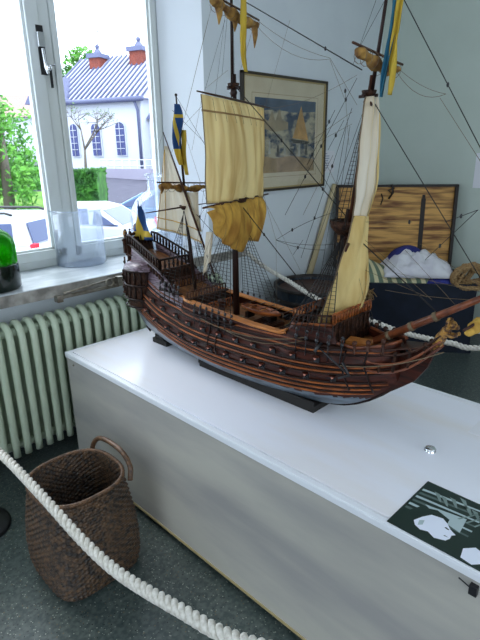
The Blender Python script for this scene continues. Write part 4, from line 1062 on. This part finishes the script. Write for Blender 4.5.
# ------------------------------------------------------------------ tub
def tub():
    c = V((2.975, 2.19, 0)); r = thing('wooden_tub', c, 'round slate blue wooden tub with a brown board lid, behind the ship under the picture', 'tub')
    H_ = .60; R0, R1 = .255, .295; n = 26
    m = MB()
    for k in range(n):
        a0, a1 = 2*PI*k/n+.008, 2*PI*(k+1)/n-.008
        vs = []
        for z, R in ((0, R0), (H_*.5, (R0+R1)/2+.008), (H_, R1)):
            for a, d in ((a0, 0), (a1, 0), (a1, -.018), (a0, -.018)): vs.append(c+V(((R+d)*math.cos(a), (R+d)*math.sin(a), z)))
        fs = [(i*4+j, i*4+(j+1) % 4, (i+1)*4+(j+1) % 4, (i+1)*4+j) for i in range(2) for j in range(4)]+[(0, 3, 2, 1), (8, 9, 10, 11)]
        m.add(vs, fs)
    m.build('staves', 'tubblue', r)
    for z in (.08, .30, .50):
        R = lerp(R0, R1, z/H_)+.006
        MB().lathe(c+V((0, 0, z)), [(R, 0), (R+.006, 0), (R+.007, .03), (R+.001, .03), (R, 0)], 40).build('hoop', 'iron', r)
    MB().lathe(c+V((0, 0, H_-.012)), [(R1-.022, 0), (R1+.006, 0), (R1+.006, .02), (R1-.022, .02), (R1-.022, 0)], 40).build('rim', 'iron', r)
    m = MB()
    for k in range(6):
        x0 = -.271+k*.0915; x1 = x0+.088; pts = []
        for x in np.linspace(x0, x1, 4): pts.append((x, math.sqrt(max(0, .272**2-min(.272, abs(x))**2))))
        m.prism([c+V((x, y, H_-.045)) for x, y in pts]+[c+V((x, -y, H_-.045)) for x, y in pts[::-1]], (0, 0, .016))
    m.build('lid', 'tublid', r)
tub()

# ------------------------------------------------------------------ sea chest
def chest():
    fr = V((3.86, 1.42, 0)); u = V((-.60, .80, 0)); d = V((.80, .60, 0)); Wd, Dp, Hh = .96, .55, .555
    r = thing('sea_chest', fr+u*Wd/2+d*Dp/2, 'open dark blue sea chest with a bare pine lid and iron straps, full of cloth', 'chest')
    def P(a, b, z): return fr+u*a+d*b+V((0, 0, z))
    def bx(m, a0, a1, b0, b1, z0, z1, mi=0):
        vs = [P(a0, b0, z0), P(a1, b0, z0), P(a1, b1, z0), P(a0, b1, z0), P(a0, b0, z1), P(a1, b0, z1), P(a1, b1, z1), P(a0, b1, z1)]
        m.add(vs, [(0,3,2,1),(4,5,6,7),(0,1,5,4),(1,2,6,5),(2,3,7,6),(3,0,4,7)], mi)
    m = MB(); t = .025
    bx(m, -.09, Wd, 0, t, .03, Hh); bx(m, -.09, Wd, Dp-t, Dp, .03, Hh); bx(m, -.09, t-.09, t, Dp-t, .03, Hh); bx(m, Wd-t, Wd, t, Dp-t, .03, Hh); bx(m, t-.09, Wd-t, t, Dp-t, .03, .06)
    m.build('box', 'chestblue', r, bevel=.003)
    m = MB(); bx(m, -.102, Wd+.012, -.012, 0, .0, .07); bx(m, -.102, -.09, 0, Dp, 0, .07); bx(m, Wd, Wd+.012, 0, Dp, 0, .07); bx(m, 0, Wd, Dp-.01, Dp, 0, .07); m.build('skirting', 'chestblue', r)
    # lid standing up, leaning back a little: hollow tray seen from inside
    Lh = .69; lean = .06
    def Q(a, s, dep): # s up the lid, dep thickness back
        return P(a, Dp-.005+s*lean+dep, Hh+.005+s*math.sqrt(1-lean**2))
    def lb(m, a0, a1, s0, s1, d0, d1):
        m.add([Q(a0, s0, d0), Q(a1, s0, d0), Q(a1, s1, d0), Q(a0, s1, d0), Q(a0, s0, d1), Q(a1, s0, d1), Q(a1, s1, d1), Q(a0, s1, d1)], [(0,3,2,1),(4,5,6,7),(0,1,5,4),(1,2,6,5),(2,3,7,6),(3,0,4,7)])
    m = MB(); nb = 4
    for k in range(nb): lb(m, .0, Wd, Lh*k/nb+.0015, Lh*(k+1)/nb-.0015, 0, .016)
    lid = m.build('lid', 'chestwood', r)
    m = MB(); lb(m, -.016, .008, 0, Lh+.01, -.035, .022); lb(m, Wd-.008, Wd+.016, 0, Lh+.01, -.035, .022); lb(m, -.016, Wd+.016, Lh-.004, Lh+.014, -.035, .022); lb(m, -.012, Wd+.012, 0, Lh, .017, .022); m.build('lid_edge', 'iron', lid)
    for a in (.25, .76): m = MB(); lb(m, a-.018, a+.018, .0, Lh-.10, -.006, 0); lb(m, a-.012, a+.012, .0, Lh-.07, -.004, 0); m.build('hinge_strap', 'iron', lid)
    m = MB(); m.tube([Q(.52, Lh+.02, -.045), Q(.51, Lh-.05, -.04), Q(.54, Lh-.10, -.03)], .009, 6); m.tube([Q(.60, Lh-.06, -.01), Q(.585, Lh-.10, -.012), Q(.60, Lh-.15, -.01)], .006, 6); m.tube([Q(.50, Lh-.01, -.04), Q(.55, Lh-.03, -.04), Q(.51, Lh-.06, -.04)], .007, 6); m.build('hasp', 'iron', lid)
    return P, Wd, Dp, Hh
P_, CW, CD, CH = chest()
def heap(name, c, ext, seed, mt, hgt, label, cat, amp=.5, fq=9, n=40, sub=0, zoff=0, rotp=0):
    a0, a1, b0, b1 = ext
    def fn(u, v):
        a, b = lerp(a0, a1, u), lerp(b0, b1, v); e = (max(0, math.sin(PI*u))*max(0, math.sin(PI*v)))**.42
        nn = noise.fractal(V((a*fq+seed, b*fq, seed)), 1, 2, 3); rd = 1-abs(noise.noise(V((a*fq*1.3+seed, b*fq*.8, 7+seed))))*1.4
        wob = .012*noise.noise(V((u*7, v*7, seed)))
        z = c+hgt*e*(.72+amp*.35*nn+amp*.3*rd)+zoff
        return P_(a+wob, b+wob, z)
    o = MB().grid(fn, n, n).build(name, mt, None, solid=.006)
    tag(o, label, cat); return o
stripe = mat('ticking', (.66, .60, .36), .9, (.14, .19, .13), 4.6, kind='stripe', ramp=(.42, .58), bump=.2)
stripe.node_tree.nodes['Mapping'].inputs['Rotation'].default_value = (0, 0, math.radians(37))
def mattress():
    # a rolled striped mattress lying over the chest's contents
    def fn(u, v):
        a = lerp(.22, CW-.035, u); b = lerp(.03, CD-.05, v)
        z = CH-.05+(.11+.15*max(0, u-.3)/.7)*math.sin(PI*min(1, max(0, v)))**.5+.02*math.sin(u*9)
        return P_(a, b, z)
    m = MB().grid(fn, 40, 20)
    o = m.build('striped_mattress', stripe, None, solid=.02); tag(o, 'striped cream and green mattress ticking spread inside the open chest', 'mattress')
mattress()
fill = MB()
fill.add([P_(.03, .03, .065), P_(CW-.03, .03, .065), P_(CW-.03, CD-.03, .065), P_(.03, CD-.03, .065), P_(.03, .03, CH-.06), P_(CW-.03, .03, CH-.06), P_(CW-.03, CD-.03, CH-.06), P_(.03, CD-.03, CH-.06)], [(0,3,2,1),(4,5,6,7),(0,1,5,4),(1,2,6,5),(2,3,7,6),(3,0,4,7)])
tag(fill.build('folded_blanket', 'bluecloth'), 'dark blue folded cloth filling the chest under the striped mattress', 'blanket')
heap('white_garment', CH+.035, (.06, .59, .05, .46), 3.3, 'whitecloth', .17, 'crumpled white linen garment with a striped trim heaped on top of the open chest', 'garment', amp=.75, fq=10, n=70)
heap('navy_cloth', CH+.06, (.22, .54, .24, .50), 8.1, 'bluecloth', .21, 'folded dark blue cloth behind the white garment in the chest', 'cloth', amp=.3, fq=6, n=24)
heap('blue_cuff', CH-.02, (.06, .28, .028, .16), 5.2, 'bluecloth', .075, 'small bright blue fold of cloth under the right end of the white garment', 'cloth', amp=.3, fq=6, n=20)
def coil():   # coil of rope hung over the chest's right corner
    m = []
    rnd = random.Random(5); c = P_(-.05, .10, CH+.06)
    for k in range(8):
        R = .085+.009*k; ph = rnd.uniform(0, 6)
        for i in range(26):
            a = 2*PI*i/26+ph; m.append(c+u_*math.cos(a)*R*1.0+V((0, 0, 1))*(math.sin(a)*R*.62-.02*abs(math.cos(a))+.008*rnd.random())+d_*(.03*math.sin(a*1.0+k)-.012*k))
    o = twisted('rope_coil', spline(m, 2), .014, .06, 'manila', 'coil of brown manila rope over the right corner of the open chest', 'rope')
u_, d_ = V((-.60, .80, 0)), V((.80, .60, 0))
coil()
def tassel():
    root = thing('rope_tassel', P_(.74, -.03, .45), 'knotted frayed end of brown rope hanging over the left front of the chest', 'rope')
    top_ = P_(.90, .06, CH+.09); k1 = P_(.80, -.03, CH+.02); k2 = P_(.74, -.04, CH-.06)
    twisted('rope', spline([top_, P_(.86, .0, CH+.07), k1, k2], 6), .014, .05, 'manila', None, None, root)
    rnd = random.Random(9); m = MB()
    for k in range(80):
        a = V((rnd.gauss(0, .028), rnd.gauss(0, .028), rnd.gauss(0, .02))); b = a+V((rnd.gauss(0, .02), rnd.gauss(0, .02), -.02-rnd.random()*.03)); q = k2+V((0, 0, -.01)); m.tube([q, q+a, q+b], .0035, 5)
    m.build('frayed_end', 'manila', root)
    m = MB()
    for k in range(30):
        t = rnd.random(); p = k1.lerp(k2, t); v_ = V((rnd.gauss(0, 1), rnd.gauss(0, 1), rnd.gauss(0, 1))).normalized()*.02; w_ = v_.cross(V((.3, .5, .8))).normalized()*.02; m.tube([p+v_, p+v_+w_*.8, p-v_+w_], .005, 5)
    m.build('knot', 'manila', root)
tassel()

# ------------------------------------------------------------------ outdoors
def gz(p): # ground height outside by depth from the house
    s = (p.x+p.y)*.7071
    return interp(s, [(3, -1.15), (14, -1.15), (24, -.9), (40, .1), (60, .7), (200, 1.2)])
gm = {'road': mat('asphalt', (.042, .040, .066), .9, (.06, .056, .085), 2), 'grass': mat('grass', (.06, .17, .01), .95, (.15, .28, .03), 1.5, bump=.3),
      'hedge': mat('hedge leaves', (.010, .07, .006), .8, (.045, .19, .014), 3), 'tree': mat('birch leaves', (.035, .18, .010), .7, (.12, .34, .03), 2), 'bark': mat('bark', (.12, .10, .08), .9),
      'plaster': mat('white plaster', (.50, .52, .58), .9), 'roof': mat('sheet metal roof', (.46, .48, .58), .5, (.54, .56, .66), .8), 'roofdark': mat('dark roof', (.10, .11, .20), .6),
      'brick': mat('red brick', (.22, .05, .03), .9, (.15, .035, .025), 3), 'winglass': mat('blue window glass', (.05, .06, .17), .3, spec=.2), 'carwhite': mat('white car paint', (.48, .50, .56), .25, coat=.4),
      'carglass': mat('car window', (.05, .07, .15), .12, spec=.3), 'tail': mat('red lens', (.70, .03, .05), .2), 'carblue': mat('blue car paint', (.04, .12, .22), .25, coat=.6), 'tyre': mat('tyre', (.02, .02, .02), .9), 'tile': mat('red tiles', (.30, .20, .17), .9)}
M.update(gm)
def ground():
    m = MB()
    def fn(u, v):
        s = lerp(3.2, 150, u**2); l = lerp(-60, 45, v)*max(.25, min(1, s/40)); q = V((.7071*s+.7071*l, .7071*s-.7071*l, 0))
        if q.y < 3.0: q.y = 3.0
        q.z = gz(q); return q
    m.grid(fn, 30, 10); o = m.build('road', 'road', recalc=False); structure(o)
ground()
def hexa(m, base, w, dpt, h, axx, mi=0): # box from base corner with horizontal axis
    ax = V(axx).normalized(); ay = V((-ax.y, ax.x, 0)); b = V(base)
    vs = [b, b+ax*w, b+ax*w+ay*dpt, b+ay*dpt]; vs += [v+V((0, 0, h)) for v in vs]
    m.add(vs, [(0,3,2,1),(4,5,6,7),(0,1,5,4),(1,2,6,5),(2,3,7,6),(3,0,4,7)], mi)
def church():
    A = at_d(58, 175, 45.5); B = at_d(145.5, 172, 42); A.z = B.z = 0.0
    ze = at_d(100, 102.5, 44).z; ax = (B-A).normalized(); ay = V((-ax.y, ax.x, 0))
    if ay.dot(V((.7, .7, 0))) < 0: ay = -ay
    L = (B-A).length; Dp = 11
    r = thing('white_church', (A+B)/2, 'white plastered church building with arched windows and a grey metal roof, across the street', 'building')
    def P(a, b, z): return A+ax*a+ay*b+V((0, 0, z))
    m = MB(); m.add([P(0, 0, -.6), P(L, 0, -.6), P(L, Dp, -.6), P(0, Dp, -.6), P(0, 0, ze), P(L, 0, ze), P(L, Dp, ze), P(0, Dp, ze)], [(0,3,2,1),(4,5,6,7),(0,1,5,4),(1,2,6,5),(2,3,7,6),(3,0,4,7)]); m.build('wall', 'plaster', r)
    zr = ze+4.1; e = .5
    m = MB(); m.prism([P(-.5, -e, ze-.1), P(-.5, Dp/2, zr), P(-.5, Dp+e, ze-.1)], ax*(L+1.0)); m.build('roof', 'roof', r)
    rm = MB()
    n = 20
    for k in range(n+1):
        a = lerp(-.4, L+.4, k/n); rm.tube([P(a, -e, ze-.02), P(a, Dp/2, zr+.06)], .10, 4)
    rm.build('roof_seams', 'roofdark', r)
    MB().tube([P(-.6, -e-.1, ze-.15), P(L+.6, -e-.1, ze-.15)], .2, 8).tube([P(L-.3, -e, ze-.2), P(L-.25, -.1, ze-1.0), P(L-.25, -.1, 0)], .12, 8).build('gutter', 'roofdark', r)
    # arched windows
    def win(px, y0, y1, wpx):
        t = (at_plane(px, y1, A, ay)); top = at_plane(px, y0, A, ay); w = wpx*44/505*.55
        a = (t-A).dot(ax); hb, ht = t.z, top.z
        pts = [(a-w, hb), (a+w, hb), (a+w, ht-w)]+[(a+w*math.cos(q), ht-w+w*math.sin(q)) for q in np.linspace(.2, PI-.2, 7)]+[(a-w, ht-w)]
        f = MB(); f.prism([P(x, -.12, z) for x, z in [(a-(a-x)*1.25, (z-hb)*1.06+hb-.1) for x, z in pts]], ay*.1); fo = f.build('window', 'plaster', r)
        MB().prism([P(x, -.2, z) for x, z in pts], ay*.1).build('pane', 'winglass', fo)
        g = MB(); 
        for k in range(1, 5): z = lerp(hb, ht, k/5); g.box(*[tuple(v) for v in (V((0, 0, 0)), V((.01, .01, .01)))]) if False else g.tube([P(a-w, -.24, z), P(a+w, -.24, z)], .03, 4)
        g.tube([P(a, -.24, hb), P(a, -.24, ht)], .03, 4); g.build('glazing_bars', 'plaster', fo)
    win(77.5, 124, 156, 7); win(99, 123.5, 155.5, 8.5); win(123, 122, 155, 8.5)
    # chimneys
    for (px, py0, py1, w) in ((100, 56.5, 70, 12), (140.5, 49.5, 64, 14)):
        n0 = P(0, Dp/2-1, 0); t0 = at_plane(px, py1+8, n0, ay); t1 = at_plane(px, py0, n0, ay); hw_ = w*47/505/2
        m = MB(); m.add([t0-ax*hw_-ay*.6, t0+ax*hw_-ay*.6, t0+ax*hw_+ay*.6, t0-ax*hw_+ay*.6]+[q+V((0, 0, t1.z-t0.z)) for q in (t0-ax*hw_-ay*.6, t0+ax*hw_-ay*.6, t0+ax*hw_+ay*.6, t0-ax*hw_+ay*.6)], [(0,3,2,1),(4,5,6,7),(0,1,5,4),(1,2,6,5),(2,3,7,6),(3,0,4,7)])
        ch = m.build('chimney', 'brick', r)
        c = V((t0.x, t0.y, t1.z)); MB().obox(c, (hw_*2.5, 1.6, .35), ax).obox(c+V((0, 0, .35)), (hw_*1.2, .7, .5), ax, taper=.4).ball(c+V((0, 0, .8)), .22, 8).build('chimney_cap', 'roofdark', ch)
    # cross gable at the left with its own darker roof
    g = MB(); g.prism([P(-1.6, -1.2, ze-.15), P(.3, -1.2, ze+2.2), P(2.6, -1.2, ze-.15)], ay*5); g.build('side_roof', 'roofdark', r)
    # annex at the right, lower roof
    A2 = P(L, 1.0, 0)
    m = MB(); zz = ze-1.6
    m.add([A2+V((0, 0, -.6)), A2+ax*4.2+V((0, 0, -.6)), A2+ax*4.2+ay*6+V((0, 0, -.6)), A2+ay*6+V((0, 0, -.6))]+[q+V((0, 0, zz)) for q in (A2, A2+ax*4.2, A2+ax*4.2+ay*6, A2+ay*6)], [(0,3,2,1),(4,5,6,7),(0,1,5,4),(1,2,6,5),(2,3,7,6),(3,0,4,7)]); m.build('annex_wall', 'plaster', r)
    MB().prism([A2-ay*.4+V((0, 0, zz)), A2+ay*3+V((0, 0, zz+2.8)), A2+ay*6.4+V((0, 0, zz))], ax*4.5).build('annex_roof', 'roofdark', r)
    # tv aerial
    q = at_plane(98, 55, P(0, Dp/2-1, 0), ay); q2 = at_plane(97, 30, P(0, Dp/2-1, 0), ay)
    MB().tube([q, q2], .05, 4).tube([q2-ax*.9-V((0, 0, .1)), q2+ax*.9-V((0, 0, .1))], .04, 4).build('aerial', 'steel', r)
church()
def leaves(m, c, R, n, size, rnd, shape=None, mi=0):
    for k in range(n):
        while True:
            p = V((rnd.uniform(-1, 1), rnd.uniform(-1, 1), rnd.uniform(-1, 1)))
            if p.length <= 1: break
        if shape: p = shape(p)
        q = V(c)+V((p.x*R[0], p.y*R[1], p.z*R[2])); a = V((rnd.gauss(0, 1), rnd.gauss(0, 1), rnd.gauss(0, 1))).normalized(); b = a.orthogonal().normalized()
        s = size*rnd.uniform(.6, 1.3); m.add([q-a*s, q+b*s*.6, q+a*s, q-b*s*.6], [(0, 1, 2, 3)], mi)
def tree_birch():
    rnd = random.Random(2); D = 22
    base = at_d(11, 215, D); base.z = gz(base); top_ = at_d(-4, 95, D)
    r = thing('birch_tree', base, 'leafy green weeping birch on the lawn outside the left window', 'tree')
    MB().tube([base, base.lerp(top_, .4), top_], [.28, .2, .05], 8).build('trunk', 'bark', r)
    m = MB()
    for k in range(46):   # weeping strands: clumps of leaves falling
        px = rnd.uniform(-60, 27); t = (px+60)/87; y0 = 88+max(0, px)**2*.035+rnd.uniform(0, 62); L = rnd.uniform(30, 80)
        p = at_d(px, y0, D+rnd.uniform(-1.6, 1.6))
        for j in range(9):
            q = p-V((0, 0, L/505*D*j/9)); leaves(m, q, (.45, .45, .38), 24, .12, rnd)
    m.build('foliage', 'tree', r, recalc=False)
tree_birch()
def simple_tree(px, py, D, R, label, n=900, name='tree', mt='hedge'):
    rnd = random.Random(int(px*7)); c = at_d(px, py, D); b = V((c.x, c.y, gz(c)))
    r = thing(name, b, label, 'tree'); MB().tube([b, c], [.4, .15], 8).build('trunk', 'bark', r)
    m = MB(); leaves(m, c, R, n, R[0]*.14, rnd); m.build('foliage', mt, r, recalc=False)
simple_tree(84, 66, 75, (2.9, 2.9, 2.7), 'round green treetop rising behind the church roof', mt='tree')
simple_tree(62, 76, 85, (1.8, 1.8, 1.5), 'dark green treetop low behind the left end of the church roof', 500)
def hedge(px0, px1, y0, y1, D, label, dpt=1.5, n=2600):
    rnd = random.Random(int(px0)); a, b = at_d(px0, y1, D), at_d(px1, y1, D); zt = at_d((px0+px1)/2, y0, D).z; zb = gz((a+b)/2)-.05
    ax = (b-a); ax.z = 0; L = ax.length; ax.normalize(); ay = V((-ax.y, ax.x, 0)); m = MB()
    hexa(m, V((a.x, a.y, zb)), L, dpt, (zt-zb)*.93, ax)
    for k in range(n):
        u, v, w = rnd.random(), rnd.random(), rnd.random(); f = rnd.choice((0, 1, 2))
        q = V((a.x, a.y, zb))+ax*L*u+ay*dpt*(v if f == 1 else (0 if f == 0 else 1))+V((0, 0, (zt-zb)*(.95 if f == 1 else w)))
        d_ = V((rnd.gauss(0, 1), rnd.gauss(0, 1), rnd.gauss(0, 1))).normalized(); e = d_.orthogonal().normalized(); s = .11
        m.add([q-d_*s, q+e*s*.6, q+d_*s, q-e*s*.6], [(0, 1, 2, 3)])
    tag(m.build('hedge', 'hedge', recalc=False), label, 'hedge')
hedge(-40, 60, 166, 189, 30, 'long clipped dark green hedge behind the birch trunk')
hedge(72, 99, 169, 202, 21, 'bushy green hedge block beside the church forecourt', 1.5, 1800)
a = at_d(-60, 188, 27); 
lw = MB()
def lawn(u, v):
    p0 = at_d(lerp(-120, 75, u), 187, lerp(17, 29, v)); p0.z = gz(p0)+.04; return p0
lw.grid(lawn, 20, 6); tag(lw.build('lawn', 'grass', recalc=False), 'strip of bright green lawn under the birch tree', 'lawn', kind='stuff')
def bare_tree():
    rnd = random.Random(4); D = 34; b = at_d(86, 176, D); b.z = gz(b); r = thing('sapling', b, 'small thin-branched tree in front of the white church wall', 'tree'); m = MB(); lf = MB()
    def grow(p, d, L, rad, lev):
        q = p+d*L; m.tube([p, q], [rad, rad*.6], 4)
        if lev == 0:
            leaves(lf, q, (.3, .3, .25), 1, .08, rnd); return
        for k in range(3 if lev > 1 else 4): grow(q, (d+V((rnd.gauss(0, .75), rnd.gauss(0, .75), rnd.gauss(.1, .3)))).normalized(), L*.66, rad*.55, lev-1)
    grow(b, V((.06, 0, 1)), 2.0, .13, 4)
    m.build('branches', 'bark', r); lf.build('leaves', mat('pale leaves', (.10, .17, .07), .8), r, recalc=False)
bare_tree()
def fence():
    D0, D1 = 36, 33; r = thing('iron_railing', at_d(125, 178, 34), 'low white iron railing on a wall in front of the church', 'fence'); m = MB(); n = 9
    for k in range(n):
        t = k/(n-1); a = at_d(lerp(100, 160, t), lerp(170, 168, t), lerp(D0, D1, t)); b_ = V((a.x, a.y, gz(a))); m.tube([b_, V((a.x, a.y, at_d(130, 160, 34.5).z))], .05, 4)
    for yy in (160, 166): m.tube([V((*at_d(100, yy, D0).xy, at_d(130, yy, 34.5).z)), V((*at_d(160, yy, D1).xy, at_d(130, yy, 34.5).z))], .035, 4)
    m.build('rails', 'plaster', r)
    w = MB(); a, b_ = at_d(96, 178, 36.4), at_d(164, 176, 33); a.z = b_.z = gz(a)-.1; w.obox((a+b_)/2+V((0, 0, .3)), ((b_-a).length, .3, .7), b_-a); w.build('stone_base', mat('grey stone', (.30, .28, .36), .9), r)
fence()
def far_house():
    a = at_d(10, 150, 60); r = thing('tiled_house', V((a.x, a.y, .5)), 'house with a red tiled roof partly hidden behind the birch', 'building')
    ax = V((.7, -.7, 0)).normalized(); m = MB(); b = at_d(-30, 150, 60); b.z = 0; m_ = MB(); hexa(m_, b, 9, 8, at_d(10, 118, 60).z, ax); m_.build('wall', 'plaster', r)
    z = at_d(10, 118, 60).z; ay = V((.7, .7, 0)).normalized()
    MB().prism([V((b.x, b.y, z))-ay*.5, V((b.x, b.y, z+2.8))+ay*4, V((b.x, b.y, z))+ay*8.5], ax*9.4).build('roof', 'tile', r)
far_house()
def car(px, py, D, heading, label, paint, wagon=True, name='car'):
    base = at_d(px, py, D); base.z = -1.15
    h = V((math.cos(heading), math.sin(heading), 0)); s = V((-h.y, h.x, 0))
    r = thing(name, base, label, 'car', 'parked cars outside')
    def P(l, w, z): return base+h*l+s*w+V((0, 0, z))
    # l from 0 (rear) to 4.5 (front)
    low = [(0, .35), (0, .75), (.08, .95), (3.1, .98), (4.3, .80), (4.5, .55), (4.5, .3), (0, .3)]
    cab = [(.10, .93), (.28, 1.42), (.55, 1.52), (2.2, 1.52), (2.6, 1.45), (3.35, .95)] if wagon else [(.35, .93), (1.0, 1.36), (1.4, 1.45), (2.3, 1.44), (3.3, .95)]
    def slab(m, prof, w0, w1, mi=0):
        n = len(prof); zt = max(z for _, z in prof); zb = min(z for _, z in prof)
        ww = [lerp(w0, w1, (z-zb)/(zt-zb)) for _, z in prof]
        vs = [P(l, w, z) for (l, z), w in zip(prof, ww)]+[P(l, -w, z) for (l, z), w in zip(prof, ww)]
        m.add(vs, [tuple(range(n)), tuple(range(2*n-1, n-1, -1))]+[(i, n+i, n+(i+1) % n, (i+1) % n) for i in range(n)], mi)
    m = MB(); slab(m, low, .88, .86); slab(m, cab, .84, .68); m.build('body', paint, r, bevel=.05)
    g = MB()
    for sg in (1, -1):
        for l0, l1 in ((.45, 1.15), (1.25, 2.05), (2.13, 2.95)):
            top0, top1 = interp(l0, [(a, b) for a, b in cab]), interp(l1, [(a, b) for a, b in cab])
            z1 = min(top0, 1.42)-.03; z2 = min(top1, 1.42)-.05
            wz = lambda z: lerp(.84, .68, (z-.93)/.59)+.012
            g.add([P(l0, sg*wz(1.0), 1.0), P(l1, sg*wz(1.0), 1.0), P(l1-.03, sg*wz(z2), z2), P(l0+.06, sg*wz(z1), z1)], [(0, 1, 2, 3)])
    (a, za), (b, zb) = cab[0], cab[1]
    g.add([P(lerp(a, b, .12)-.02, .68, lerp(za, zb, .12)), P(lerp(a, b, .12)-.02, -.68, lerp(za, zb, .12)), P(lerp(a, b, .95)-.02, -.60, lerp(za, zb, .95)), P(lerp(a, b, .95)-.02, .60, lerp(za, zb, .95))], [(0, 1, 2, 3)])
    (a, za), (b, zb) = cab[-1], cab[-2]
    g.add([P(lerp(a, b, .1)+.03, .72, lerp(za, zb, .1)), P(lerp(a, b, .1)+.03, -.72, lerp(za, zb, .1)), P(lerp(a, b, .92)+.03, -.62, lerp(za, zb, .92)), P(lerp(a, b, .92)+.03, .62, lerp(za, zb, .92))], [(0, 1, 2, 3)])
    g.build('windows', 'carglass', r, solid=.01)
    for sg in (1, -1):
        MB().obox(P(.02, sg*.78, .86), (.10, .16, .30), h).build('tail_light', 'tail', r)
        for l in (.85, 3.6): MB().tube([P(l, sg*.72, .32), P(l, sg*.90, .32)], .32, 18).build('wheel', 'tyre', r)
        if wagon: MB().tube([P(.55, sg*.60, 1.54), P(.7, sg*.60, 1.58), P(2.1, sg*.60, 1.58), P(2.3, sg*.60, 1.52)], .025, 6).build('roof_rail', 'black', r)
    MB().obox(P(-.02, 0, .45), (.12, 1.7, .22), h).build('bumper', paint, r)
    MB().obox(P(-.005, 0, .72), (.02, .5, .11), h).build('number_plate', 'paper', r)
hd = math.atan2(.80, -.55)
car(60, 270, 11.0, hd, 'white estate car with roof rails and a red tail light, seen through the left pane', 'carwhite', name='car')
car(150, 250, 13.5, hd, 'white car parked behind the clear glass jar, seen through the right pane', 'carwhite', False)
car(215, 236, 17.5, hd, 'dark blue car parked beyond the two white ones', 'carblue', False)

# ------------------------------------------------------------------ light
wd = bpy.data.worlds.new('overcast sky'); bpy.context.scene.world = wd; wd.use_nodes = True
bg = wd.node_tree.nodes['Background']; bg.inputs['Color'].default_value = (.78, .885, 1.0, 1); bg.inputs['Strength'].default_value = 4.6
sun = bpy.data.lights.new('sun', 'SUN'); sun.energy = 1.5; sun.angle = math.radians(20); sun.color = (1, .97, .92)
so = bpy.data.objects.new('sun', sun); C.objects.link(so); so.rotation_euler = (math.radians(38), 0, math.radians(-165))
def portal(loc, rot, sx, sy):
    l = bpy.data.lights.new('window_portal', 'AREA'); l.shape = 'RECTANGLE'; l.size = sx; l.size_y = sy; l.cycles.is_portal = True
    o = bpy.data.objects.new('window_portal', l); C.objects.link(o); o.location = loc; o.rotation_euler = rot
portal(((WX0+WX1)/2, 2.95, (SZ+WZ1)/2), (math.radians(-90), 0, 0), WX1-WX0, WZ1-SZ)
portal((XL-.12, 0, 1.7), (0, math.radians(-90), 0), 1.6, 2.2)  # this and the next cover the added openings behind the camera
portal((.7, YB-.12, 1.7), (math.radians(90), 0, 0), 3.2, 1.6)
sc = bpy.context.scene
sc.view_settings.view_transform = 'Standard'; sc.view_settings.look = 'None'; sc.view_settings.exposure = 0.12; sc.view_settings.gamma = 1.0; sc.view_settings.use_curve_mapping = False
sc.cycles.use_denoising = True; sc.cycles.max_bounces = 10; sc.cycles.transparent_max_bounces = 24; sc.cycles.diffuse_bounces = 5
